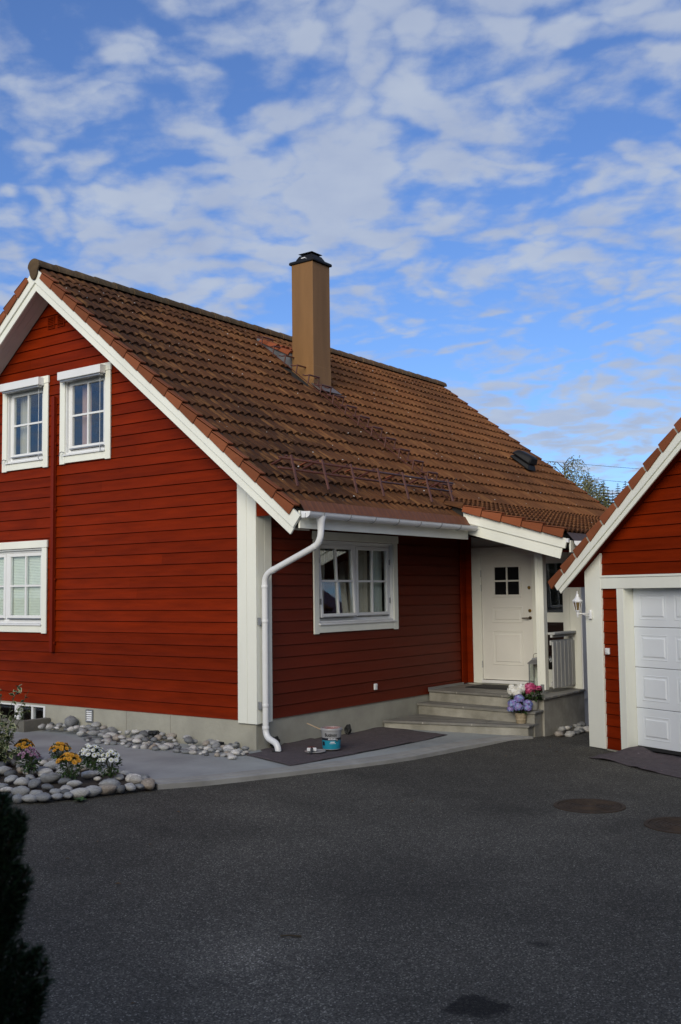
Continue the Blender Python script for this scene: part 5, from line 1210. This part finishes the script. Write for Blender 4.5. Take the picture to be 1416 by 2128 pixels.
BX, BY = .58, -.74; BZ = zslab(BX, BY)+.026
bk_ = thing('paint_bucket', (BX, BY, BZ), 'open plastic paint bucket with turquoise and silver label on the drop cloth', 'paint bucket')
M_silver = mat('silver_label', (.30, .305, .31), .4, var=.05); M_turq = mat('turquoise_label', (.012, .25, .36), .38); M_navy = mat('dark_label', (.012, .014, .025), .4); M_plastic = mat('grey_plastic', (.33, .33, .335), .4, var=.05)
Rb = lambda z: .110+(.020)*(z/.27)
def band(z0_, z1_, o=0): return [(Rb(z0_)+o, z0_), (Rb(z1_)+o, z1_)]
q = MB(); q.lathe([(.104, 0), (.108, .004)]+band(.006, .235)+[(.129, .236), (.133, .240), (.133, .262), (.129, .270), (.124, .270), (.120, .262), (.118, .20), (.112, .15), (.002, .15)], (BX, BY, BZ), 40, capt=False); bkt = q.build('bucket_body', M_plastic, bk_, smooth=35)
for nm, a, c, mt, o in (('label_base', .012, .120, M_turq, .0008), ('label_stripe', .121, .150, M_navy, .0008), ('label_top', .151, .228, M_silver, .0008)):
    q = MB(); q.lathe(band(a, c, o), (BX, BY, BZ), 40, capb=False, capt=False); q.build(nm, mt, bkt, smooth=True)
q = MB(); q.lathe([(.119, .225), (.1165, .18), (.113, .152), (.002, .153)], (BX, BY, BZ+.001), 32, capb=False, capt=False); q.build('wet_paint', mat('wet_red_paint', (.17, .013, .006), .3, spec=.25), bkt, smooth=30, fix=False)
q = MB(); q.lathe([(.1215, .268), (.1175, .235), (.1155, .20)], (BX, BY, BZ), 32, capb=False, capt=False); q.build('paint_smear', mat('red_smear', (.25, .03, .016), .4), bkt, fix=False)
fa = math.atan2(CAM.y-BY, CAM.x-BX)
def text3(txt, size, zc_, mt, name, parent, dang=0., bold=.0, sx=1.0, shear=0.):
    cu = bpy.data.curves.new('t', 'FONT'); cu.body = txt; cu.size = size; cu.align_x = 'CENTER'; cu.align_y = 'CENTER'; cu.offset = bold; cu.shear = shear; cu.resolution_u = 3
    to = bpy.data.objects.new('t', cu); COL.objects.link(to); dg = bpy.context.evaluated_depsgraph_get(); dg.update()
    me = bpy.data.meshes.new_from_object(to.evaluated_get(dg)); bpy.data.objects.remove(to)
    for v_ in me.vertices:
        z = zc_+v_.co.y; r = Rb(z)+.0022; a = fa+dang+v_.co.x*sx/r
        v_.co = (BX+r*math.cos(a), BY+r*math.sin(a), BZ+z)
    me.materials.clear(); me.materials.append(mt); o = bpy.data.objects.new(name, me); link(o, parent); return o
M_ink = mat('black_ink', (.008, .008, .009), .5); M_wink = mat('white_ink', (.75, .76, .77), .5)
text3('Butinox', .056, .187, M_ink, 'label_lettering', bkt, dang=-.06, bold=.0016, sx=.92)
text3('FUTURA', .026, .136, M_wink, 'label_lettering', bkt, dang=.10, bold=.001, sx=1.1, shear=.12)
def patch(a0, a1, z0_, z1_, mt, name, o=.0018):
    q = MB(); n = 8
    for k in range(n+1):
        a = fa+a0+(a1-a0)*k/n
        for z in (z0_, z1_): r = Rb(z)+o; q.v.append((BX+r*math.cos(a), BY+r*math.sin(a), BZ+z))
    for k in range(n): q.face((2*k, 2*k+2, 2*k+3, 2*k+1))
    q.build(name, mt, bkt, fix=False)
patch(-1.18, -.78, .055, .105, M_navy, 'label_panel'); patch(-.10, .36, .094, .106, M_wink, 'label_line'); patch(-.20, .50, .080, .085, M_wink, 'label_line')
q = MB(); 
for k in range(20): a = 2*math.pi*k/20; r = Rb(.122)+.003; an = fa+.62+.018*math.cos(a)/r; q.v.append((BX+r*math.cos(an), BY+r*math.sin(an), BZ+.125+.020*math.sin(a)))
q.face(list(range(20))); q.build('label_seal', M_ink, bkt, fix=False)
q = MB()
for k in range(16): a = 2*math.pi*k/16; r = Rb(.122)+.0042; an = fa+.62+.011*math.cos(a)/r; q.v.append((BX+r*math.cos(an), BY+r*math.sin(an), BZ+.125+.012*math.sin(a)))
q.face(list(range(16))); q.build('label_seal_centre', M_silver, bkt, fix=False)
ta = fa+math.pi/2
q = MB(); q.tube([(BX+math.cos(ta)*.136, BY+math.sin(ta)*.136, BZ+.245)]+[(BX+math.cos(ta+t_)*.142, BY+math.sin(ta+t_)*.142, BZ+.245-.09*math.sin(t_)) for t_ in [math.pi*k/12*1 for k in range(13)]], .0025, 5); q.build('bucket_handle', M_galv, bk_)
for s in (0, math.pi):
    q = MB(); q.lathe([(.012, 0), (.012, .008)], (BX+math.cos(ta+s)*.131, BY+math.sin(ta+s)*.131, BZ+.248), 10, axis=Vector((math.cos(ta+s), math.sin(ta+s), 0)).to_track_quat('Z', 'Y').to_matrix().to_4x4()); q.build('handle_lug', M_plastic, bk_)
q = MB(); s0_ = Vector((.606, -.765, BZ+.17)); s1_ = Vector((.40, -.49, BZ+.325)); q.tube([s0_, s1_], .006, 6); tag(q.build('stir_stick', mat('bare_wood', (.50, .36, .22), .7)), 'thin wooden stir stick leaning out of the paint bucket', 'stir stick')
LX, LY = .27, -.72; LZ = zslab(LX, LY)+.028
q = MB(); q.lathe([(.118, 0), (.128, .002), (.132, .010), (.128, .014), (.120, .009), (.002, .009)], (LX, LY, LZ), 36, capt=False); tag(q.build('bucket_lid', M_plastic, smooth=40), 'round grey bucket lid with red paint lying on the drop cloth', 'lid')
q = MB()
for k in range(18): a = 2*math.pi*k/18; r = .05+.02*math.sin(a*3+1); q.v.append((LX-.055+math.cos(a)*r, LY+.045+math.sin(a)*r, LZ+.0115))
q.face(list(range(18))); q.build('paint_spill', MATS['red_smear'], bpy.data.objects['bucket_lid'], fix=False)
br = thing('paint_brush', (.2, -.75, LZ+.01), 'wide paint brush with grey handle resting on the bucket lid', 'paint brush')
bc = Vector((.205, -.715, LZ+.035)); bd = Vector((CAM.x-bc.x, CAM.y-bc.y-1.0, 0)).normalized(); bs = Vector((-bd.y, bd.x, 0)); bu = Vector((0, 0, 1))
def brp(a, s, u): return tuple(bc+bd*a+bs*s+bu*u)
def bbox(name, a0, a1, s, u0, u1, mt, taper=1., u2=0):
    q = MB(); q.hexa([brp(a0, -s, u0), brp(a1, -s*taper, u0+u2), brp(a1, s*taper, u0+u2), brp(a0, s, u0), brp(a0, -s, u1), brp(a1, -s*taper, u1+u2), brp(a1, s*taper, u1+u2), brp(a0, s, u1)]); q.build(name, mt, br, bev=.004)
bbox('bristles', -.10, .0, .045, -.012, .020, mat('paint_soaked_bristle', (.17, .022, .012), .6, bump=.4, bscale=200), 1.1); bbox('bristle_base', .0, .012, .055, -.014, .022, M_black); bbox('ferrule', .012, .045, .058, -.016, .024, M_wink)
q = MB(); q.tube([brp(.04, 0, .008), brp(.07, 0, .006), brp(.12, -.015, -.004), brp(.175, -.03, -.014)], [.022, .014, .013, .016], 10); q.build('brush_handle', mat('dark_grey_handle', (.06, .062, .066), .45), br, smooth=True)

# black plastic bits at the foundation
def crumple(c, s, name, label, seed):
    bm = bmesh.new(); bmesh.ops.create_icosphere(bm, subdivisions=3, radius=1); o = Vector((seed*3.1, seed, 0))
    for v_ in bm.verts: v_.co *= 1+.5*noise.noise(v_.co*1.8+o)+.25*noise.noise(v_.co*4.5+o)
    me = bpy.data.meshes.new(name); bm.to_mesh(me); bm.free(); me.materials.append(mat('black_plastic', (.014, .015, .015), .5, bump=.3, bscale=60)); ob = bpy.data.objects.new(name, me)
    link(ob, None, Matrix.Translation(c) @ Matrix.Diagonal((*s, 1))); tag(ob, label, 'plastic')
crumple((1.87, -.06, -.30), (.055, .04, .065), 'black_plastic', 'crumpled black plastic against the wall behind the paint bucket', 1)
crumple((.30, -.05, -.30), (.07, .04, .08), 'black_plastic', 'crumpled black plastic behind the foot of the downpipe', 2)
crumple((-.06, 1.80, -.262), (.06, .11, .035), 'black_plastic', 'crumpled black plastic on the stones along the gable', 3)
up_ = thing('garden_spotlight', (-.06, .59, -.37), 'small black rectangular spotlight among the stones at the gable foundation', 'spotlight')
q = MB(); q.box(-.10, -.05, .505, .675, -.375, -.285); q.build('spotlight_housing', M_black, up_, bev=.006)
q = MB(); q.box(-.05, -.02, .57, .61, -.40, -.33); q.build('spotlight_bracket', M_black, up_)
q = MB(); q.lathe([(.062, -.05), (.066, .0), (.060, .004)], (.03, -.31, -.345), 18); tag(q.build('drain_collar', MATS['black_plastic'], smooth=40), 'black drain collar receiving the foot of the downpipe', 'drain')

# ------------------------------------------------------------------ manhole covers
def manhole(cx, cy, r, label, rot):
    z = za(cx, cy); t_ = thing('manhole_cover', (cx, cy, z), label, 'manhole cover', 'manhole covers in the driveway')
    iron = mat('cast_iron', (.070, .047, .031), .75, spec=.2, metal=.0, col2=(.034, .026, .020), vscale=6, bump=.2, bscale=60)
    tilt = Matrix.Translation((cx, cy, z+.006)) @ Matrix.Rotation(R(1.7 if cy > -4 else 0), 4, 'X')
    ax = tilt.to_3x3().to_4x4(); c = tilt.translation
    q = MB(); q.lathe([(r*.89, -.02), (r*.89, .004), (r, .004), (r+.004, -.02)], c, 48, axis=ax, capb=False, capt=False); q.build('frame_ring', iron, t_, fix=True)
    q = MB(); q.lathe([(.001, -.002), (r*.875, -.002), (r*.875, -.02)], c, 48, axis=ax, capb=False, capt=False); q.build('lid_plate', iron, t_)
    rg_ = random.Random(int(cx*100))
    for k in range(1, 7):
        rr = r*.13*k+.02
        if rr > r*.86: break
        q = MB(); q.lathe([(rr-.012, -.004), (rr-.009, .003), (rr+.009, .003), (rr+.012, -.004)], c, 40, axis=ax, capb=False, capt=False); q.build('rib_ring', iron, t_)
manhole(-.305, -4.56, .345, 'round brown iron manhole cover fully in view on the asphalt', .2)
manhole(-.665, -5.60, .34, 'iron manhole cover cut off by the right edge of the picture', 1.1)

# ------------------------------------------------------------------ shrubs in the foreground
def rayp(x, y, d): return CAM+(fw+rt*((x-708)/2172.5)-up*((y-1064)/2172.5))*d

def juniper():
    base = CAM+fw*0; rg_ = random.Random(77)
    JS = Vector((rt.x, rt.y, 0))*.045
    c = Vector((-8.70, -6.56, 0)); zg = za(c.x, c.y)
    t_ = thing('juniper_bush', (c.x, c.y, zg), 'dark green juniper bush filling the lower left edge of the picture', 'bush')
    q = MB(); q.tube([(c.x, c.y, zg-.05), (c.x+.01, c.y, .3), (c.x, c.y+.01, .95)], [.035, .025, .008], 8); q.build('trunk', mat('bark', (.06, .04, .028), .9, bump=.6, bscale=60), t_)
    q = MB(); tw = MB()
    def RP(x, y, d=2.4): return rayp(x, y, d)
    plumes = [(RP(-25, 1830), RP(8, 1655), .034), (RP(-10, 1900), RP(38, 1690), .034), (RP(-20, 1960), RP(36, 1800), .040), (RP(0, 2010), RP(30, 1860), .034), (RP(-20, 2180), RP(62, 1985), .048), (RP(0, 2250), RP(75, 2050), .046), (RP(-40, 2150), RP(5, 1900), .05), (RP(-60, 1900), RP(-20, 1640), .05), (RP(-20, 2250), RP(10, 2040), .055)]
    for (x, y) in ((20, 1700), (52, 1715), (46, 1745), (30, 1770), (58, 1820), (62, 1845), (50, 1880), (28, 1930), (50, 1975), (82, 1985), (98, 2010), (100, 2050), (88, 2090), (72, 2120)):
        plumes.append((RP(x-55, y+75), RP(x, y-14), .017))
    for i in range(44):
        x = rg_.uniform(-220, -25); y = rg_.uniform(1650, 2650); d = 2.45+rg_.uniform(0, .3)
        plumes.append((RP(x-rg_.uniform(0, 40), y+150, d), RP(x, y-60, d), rg_.uniform(.045, .06)))
    for (p0, p1, r) in plumes:
        p0, p1 = Vector(p0), Vector(p1); ax = (p1-p0); ln_ = ax.length; ax.normalize()
        tw.tube([tuple(p0), tuple(p1)], [.006, .002], 5)
        n = int(5200*ln_*r/.05)
        for k in range(n):
            u = rg_.random()**.8; d = rdir(rg_); d = (d-ax*d.dot(ax)).normalized(); env = r*(math.sin(math.pi*min(1, .12+u*.9))**.55)
            pr0 = p0+ax*ln_*u+d*env*math.sqrt(rg_.random())*.92; nd_ = (d*.75+ax*.8+rdir(rg_)*.55).normalized(); l_ = rg_.uniform(.015, .028); s_ = nd_.cross(rdir(rg_)).normalized()*.0021
            v0 = len(q.v); q.v += [tuple(pr0-s_), tuple(pr0+s_), tuple(pr0+nd_*l_)]; q.face((v0, v0+1, v0+2))
    tw.build('branches', MATS['bark'], t_); q.build('crown', mat('juniper_needle', (.024, .058, .026), .6, isl=.5), t_, fix=False)
juniper()
def variegated():
    rg_ = random.Random(5); c = Vector((-2.70, 1.55, -.34)); t_ = thing('variegated_shrub', c, 'shrub with cream-edged green leaves at the left edge of the flower bed', 'shrub')
    q = MB(); st_ = MB(); gcol = mat('variegated_green', (.045, .085, .022), .5, isl=.35); cc_ = mat('variegated_cream', (.42, .43, .25), .55, isl=.2)
    for s in range(32):
        a = rg_.uniform(0, 6.28); rr = rg_.uniform(.1, .40); h = rg_.uniform(.25, 1.0)
        pts = [c+Vector((math.cos(a)*rr*u**1.4+noise.noise(Vector((s, u*2, 0)))*.05, math.sin(a)*rr*u**1.4+noise.noise(Vector((s, u*2, 5)))*.05, h*u)) for u in [k/8 for k in range(9)]]
        st_.tube(pts, [.007-.005*k/8 for k in range(9)], 5)
        for k in range(20):
            u = rg_.uniform(.25, 1); i = min(7, int(u*8)); p = pts[i].lerp(pts[i+1], u*8-i); d = (rdir(rg_)+Vector((math.cos(a)*.4, math.sin(a)*.4, .1))).normalized(); n = (Vector((0, 0, 1))+rdir(rg_)*.7).normalized(); l_ = rg_.uniform(.055, .088); w_ = l_*.64
            q.cur = 1; leaf(q, p, d, n, l_, w_, .1)
            sd = d.cross(n); n2 = sd.cross(d).normalized() if sd.length > 1e-4 else n
            q.cur = 0; leaf(q, p+d*l_*.10+n2*.0022, d, n, l_*.74, w_*.66, .1); q.cur = 0; leaf(q, p+d*l_*.10-n2*.0022, d, n, l_*.74, w_*.66, .1)
    st_.build('stems', M_stem, t_); q.build('foliage', [gcol, cc_], t_, fix=False)
variegated()
# small weed at the bed edge
wd_ = thing('weed', (-3.27, -.56, za(-3.27, -.56)), 'small green weed at the asphalt edge of the flower bed', 'weed')
q = MB(); rg = random.Random(8)
for i in range(16): a = rg.uniform(0, 6.28); leaf(q, Vector((-3.27, -.56, za(-3.27, -.56)+.01)), Vector((math.cos(a), math.sin(a), rg.uniform(.1, .7))), Vector((0, 0, 1)), rg.uniform(.06, .11), rg.uniform(.035, .05), .1)
q.build('leaves', M_leaf2, wd_, fix=False)
# fallen leaves and twigs on the asphalt
rg = random.Random(15)
M_fall = mat('fallen_leaf', (.12, .07, .03), .8, objr=.4); M_twig = mat('twig', (.07, .055, .035), .9)
for (x, y) in [(-6.0, -3.1), (-4.9, -2.9), (-5.4, -2.5), (-4.7, -2.1), (-4.2, -1.9), (-4.0, -2.3), (2.2, -2.75), (2.6, -2.9), (2.9, -2.65), (1.9, -2.5), (3.3, -2.6), (-2.0, -4.2), (-1.2, -3.1), (-3.0, -1.6), (-6.6, -5.2), (-6.3, -4.6), (.9, -3.2), (-6.75, -4.85)]:
    q = MB(); leaf(q, Vector((x, y, za(x, y)+.012)), Vector((rg.uniform(-1, 1), rg.uniform(-1, 1), .05)), Vector((0, 0, 1)), rg.uniform(.035, .06), rg.uniform(.015, .03), .3)
    o = q.build('fallen_leaf', M_fall, fix=False); tag(o, 'small dry leaf lying on the asphalt', 'leaf', 'dry leaves scattered on the asphalt')
q = MB(); q.tube([(-5.02, -4.55, za(-5, -4.5)+.010), (-4.99, -4.59, za(-5, -4.5)+.013), (-4.95, -4.66, za(-5, -4.5)+.009)], .006, 5); tag(q.build('twig', M_twig), 'short pale twig lying on the open asphalt', 'twig')

# ------------------------------------------------------------------ background
hill = MB(); nx, nyy = 30, 14
for i in range(nx+1):
    for j in range(nyy+1):
        a = R(-35+80*i/nx); d = 120+260*j/nyy; u = j/nyy
        h = -.95+ (8+7*noise.noise(Vector((a*3, u*2, 1))))*sm(0, .4, u)+18*sm(.3, 1, u)
        hill.v.append((CAM.x+math.cos(a)*d, CAM.y+math.sin(a)*d, h if 0 < i < nx else -.95))
for i in range(nx):
    for j in range(nyy): hill.face((i*(nyy+1)+j, (i+1)*(nyy+1)+j, (i+1)*(nyy+1)+j+1, i*(nyy+1)+j+1))
tag(hill.build('hill', mat('hill_grass', (.035, .045, .02), .95, col2=(.05, .045, .025), vscale=.05), smooth=True, fix=False), 'low wooded hill behind the houses', kind='structure')
def spruce_meshes(seed):
    rg_ = random.Random(seed); q = MB(); H = 12.
    for k in range(34):
        u = k/33; z = H*(.06+.94*u); L_ = 2.6*(1-u)**.85+.14; nb = 16
        for i in range(nb):
            a = rg_.uniform(0, 6.28); d = Vector((math.cos(a), math.sin(a), 0)); l_ = L_*rg_.uniform(.65, 1.1); s = Vector((-d.y, d.x, 0))
            for m_ in range(4):
                t0 = m_/4; p = Vector((0, 0, z))+d*l_*t0+Vector((0, 0, -.32*l_*t0*t0)); w_ = .48*l_*(1-t0*.6)
                for sg_ in (-1, 1):
                    v0 = len(q.v); q.v += [tuple(p), tuple(p+d*l_*.34+Vector((0, 0, -.12*l_))), tuple(p+s*sg_*w_+d*l_*.22+Vector((0, 0, -.10*l_-rg_.random()*.1)))]; q.face((v0, v0+1, v0+2))
    t_ = MB(); t_.tube([(0, 0, -.5), (0, 0, H*.6), (0, 0, H)], [.2, .1, .02], 7)
    return q.mesh('spruce_crown', mat('spruce_needles', (.016, .028, .016), .8, isl=.3), fix=False), t_.mesh('trunk', MATS['bark'])
SPM = [spruce_meshes(i) for i in (1, 2)]
spr = [(1236, 1012, 150), (1254, 999, 165), (1263, 1012, 150), (1284, 1005, 170), (1295, 1016, 150), (1300, 1000, 185), (1312, 1012, 160), (1246, 1018, 140), (1273, 1019, 145), (1228, 1022, 150)]
spr.sort()
ORD = ['first', 'second', 'third', 'fourth', 'fifth', 'sixth', 'seventh', 'eighth', 'ninth', 'tenth']
rg = random.Random(4)
for i, (x, y, d) in enumerate(spr):
    top = rayp(x, y, d); s = rg.uniform(1.0, 1.35)
    cm, tm = SPM[i % 2]
    M_ = Matrix.Translation((top.x, top.y, top.z-12*s)) @ Matrix.Rotation(rg.uniform(0, 6), 4, 'Z') @ Matrix.Diagonal((s*1.05, s*1.05, s, 1))
    t_ = bpy.data.objects.new('spruce_tree', None); link(t_, None, Matrix.Translation((top.x, top.y, top.z-12*s))); tag(t_, ORD[i]+' dark spruce from the left on the wooded hill beyond the roof', 'tree', 'spruces on the hill')
    link(bpy.data.objects.new('crown', cm), t_, M_); link(bpy.data.objects.new('trunk', tm), t_, M_)
def birch(px_, py_, d, H, rad, label, seed, nbr=60, lc=(.13, .13, .035), bare=False, nleaf=16):
    rg_ = random.Random(seed); top = rayp(px_, py_, d); base = Vector((top.x, top.y, top.z-H)); t_ = thing('birch_tree' if not bare else 'bare_tree', base, label, 'tree')
    tr = MB(); tr.tube([base, base+Vector((.15, 0, H*.4)), base+Vector((0, .1, H*.75)), base+Vector((.05, 0, H*.98))], [.17, .12, .06, .015], 8); q = MB(); bt_ = MB()
    for k in range(nbr):
        u = rg_.uniform(.35, .97); a = rg_.uniform(0, 6.28); p = base+Vector((0, 0, H*u)); L_ = rad*(1-abs(u-.6)*1.1)*rg_.uniform(.6, 1.1); d_ = Vector((math.cos(a), math.sin(a), 0))
        pts = [p, p+d_*L_*.35+Vector((0, 0, L_*.35)), p+d_*L_*.75+Vector((0, 0, L_*.38)), p+d_*L_+Vector((0, 0, L_*.05)), p+d_*L_*1.08+Vector((0, 0, -L_*.45))]
        bt_.tube(pts, [.03, .022, .014, .008, .004], 4)
        for m_ in range(nleaf):
            t1 = rg_.uniform(.8, 4); i = min(3, int(t1)); c_ = pts[i].lerp(pts[i+1], t1-i)+rdir(rg_)*rg_.uniform(0, .35)
            for n_ in range(1 if bare else 5): leaf(q, c_+rdir(rg_)*.18-Vector((0, 0, rg_.random()*.35)), rdir(rg_)+Vector((0, 0, -.6)), rdir(rg_), rg_.uniform(.09, .15), .08, .1)
    tr.build('trunk', mat('birch_bark', (.40, .38, .34), .8, col2=(.10, .09, .08), vscale=6), t_); bt_.build('branches', MATS['bark'], t_)
    q.build('crown', mat('birch_leaf' if not bare else 'withered_leaf', lc, .6, isl=.45), t_, fix=False)
birch(1172, 953, 62, 12, 2.4, 'thin yellow-green birch showing above the far roof verge', 3, 95, lc=(.15, .145, .045), nleaf=13)
birch(1222, 985, 66, 10, 1.9, 'smaller drooping birch right of the thin birch, above the far roof verge', 9, 80, lc=(.12, .125, .04), nleaf=14)
birch(1288, 1030, 110, 10, 2.6, 'leafless brown tree in front of the spruces beyond the garage roof', 12, 60, lc=(.12, .08, .055), bare=True, nleaf=5)
def cable(pa, pb, d, label):
    A_, B_ = rayp(*pa, d), rayp(*pb, d); v_ = (B_-A_); n = 24; q = MB()
    P_ = [A_+v_*t_ for t_ in [-4+13*k/n for k in range(n+1)]]; ln_ = (P_[-1]-P_[0]).length
    P_ = [p-Vector((0, 0, .9*(1-(2*k/n-1)**2)-.55)) for k, p in enumerate(P_)]
    q.tube([tuple(p) for p in P_], .011, 5); tag(q.build('power_line', mat('cable_black', (.03, .03, .03), .6)), label, 'power line', 'power lines crossing the sky')
cable((1190, 955), (1340, 964), 58, 'upper power line crossing the sky right of the birch'); cable((1240, 988), (1312, 992), 58, 'lower power line just above the spruce tops')

# neighbouring house mirrored in the gable windows
nb = thing('neighbour_house', (-27, 26, -.8), 'grey neighbouring house with dark roof across the driveway', 'house')
NM = Matrix.Translation((-27, 26, -.9)) @ Matrix.Rotation(R(-40), 4, 'Z')
def nbb(name, verts, faces, mt, parent=nb): 
    q = MB(); q.add([tuple(NM @ Vector(p)) for p in verts], faces); return q.build(name, mt, parent)
def nbox(name, a, mt, parent=nb):
    q = MB(); q.box(*a); q.v = [tuple(NM @ Vector(p)) for p in q.v]; return q.build(name, mt, parent)
nw_ = nbb('wall', [(-5, -4, 0), (5, -4, 0), (5, 4, 0), (-5, 4, 0), (-5, -4, 4.4), (5, -4, 4.4), (5, 4, 4.4), (-5, 4, 4.4), (-5, 0, 7.6), (5, 0, 7.6)], [(0, 1, 5, 4), (1, 2, 6, 9, 5), (2, 3, 7, 6), (3, 0, 4, 8, 7), (0, 3, 2, 1)], mat('grey_siding', (.28, .29, .29), .7))
for sgn in (-1, 1): nbb('roof', [(-5.6, 0, 8.0), (5.6, 0, 8.0), (5.6, sgn*4.7, 4.15), (-5.6, sgn*4.7, 4.15), (-5.6, 0, 7.75), (5.6, 0, 7.75), (5.6, sgn*4.7, 3.9), (-5.6, sgn*4.7, 3.9)], [(0, 1, 2, 3), (7, 6, 5, 4), (0, 3, 7, 4), (1, 5, 6, 2), (2, 6, 7, 3)], mat('dark_roof', (.03, .03, .032), .7))
for (x, z) in ((-3, 1.2), (0, 1.2), (3, 1.2)):
    w_ = nbox('window', (x-.6, x+.6, -4.06, -3.99, z, z+1.3), M_pvc); nbox('pane', (x-.5, x+.5, -4.08, -4.05, z+.1, z+1.2), M_dglass, w_)
nbox('chimney', (1, 1.7, -.3, .4, 7.2, 9.0), M_found)

# conifer hedge added out of view on the left to shade the foreground
def hedge():
    rg_ = random.Random(41); t_ = thing('shade_hedge', (-11.6, -4.5, -.5), 'unseen conifer hedge added on the left to shade the driveway', 'hedge')
    q = MB()
    for k in range(21000):
        y = rg_.uniform(-13, 3.5); a = rg_.uniform(0, math.pi); r = .62+.12*noise.noise(Vector((y*1.5, a*2, 0)))
        d = Vector((math.cos(a), 0, 0)); top = 3.3+.3*noise.noise(Vector((y*.8, 3, 0)))
        z = rg_.uniform(-.45, top); rr = r*(1-.35*max(0, z)/top)*math.sqrt(rg_.random())**.4
        p = Vector((-11.6+(rr if rg_.random() < .5 else -rr), y, z)); leaf(q, p, rdir(rg_)+Vector((0, 0, .6)), rdir(rg_), rg_.uniform(.12, .2), rg_.uniform(.05, .09), .2)
    q.build('foliage', mat('hedge_leaf', (.018, .035, .014), .7, isl=.4), t_, fix=False)
    for i in range(14):
        b_ = MB(); y = -12.6+i*1.2; b_.tube([(-11.6, y, -.55), (-11.6, y+.03, 2.2)], [.05, .015], 6); b_.build('trunk', MATS['bark'], t_)
    c_ = MB(); c_.box(-11.85, -11.35, -12.9, 3.4, -.4, 2.9); c_.build('inner_twigs', MATS['bark'], t_)
hedge()

for i, (x, y, h, lab) in enumerate(((-14.8, -7.6, 8.5, 'added unseen shade spruce behind the hedge'), (-12.6, -12.6, 11, 'added unseen shade spruce behind the viewer on the left'), (-8.6, -13.6, 10, 'added unseen shade spruce behind the viewer on the right'), (-4.6, -13.2, 9.5, 'added unseen shade spruce at the far right of the driveway'))):  # spruces added out of view to darken the near asphalt
    cm, tm = SPM[i % 2]; s_ = h/12; M_ = Matrix.Translation((x, y, -.6)) @ Matrix.Rotation(i*1.3, 4, 'Z') @ Matrix.Diagonal((s_*1.15, s_*1.15, s_, 1))
    t_ = bpy.data.objects.new('shade_spruce', None); link(t_, None, Matrix.Translation((x, y, -.6))); tag(t_, lab, 'tree', 'added shade spruces out of view')
    link(bpy.data.objects.new('crown', cm), t_, M_); link(bpy.data.objects.new('trunk', tm), t_, M_)
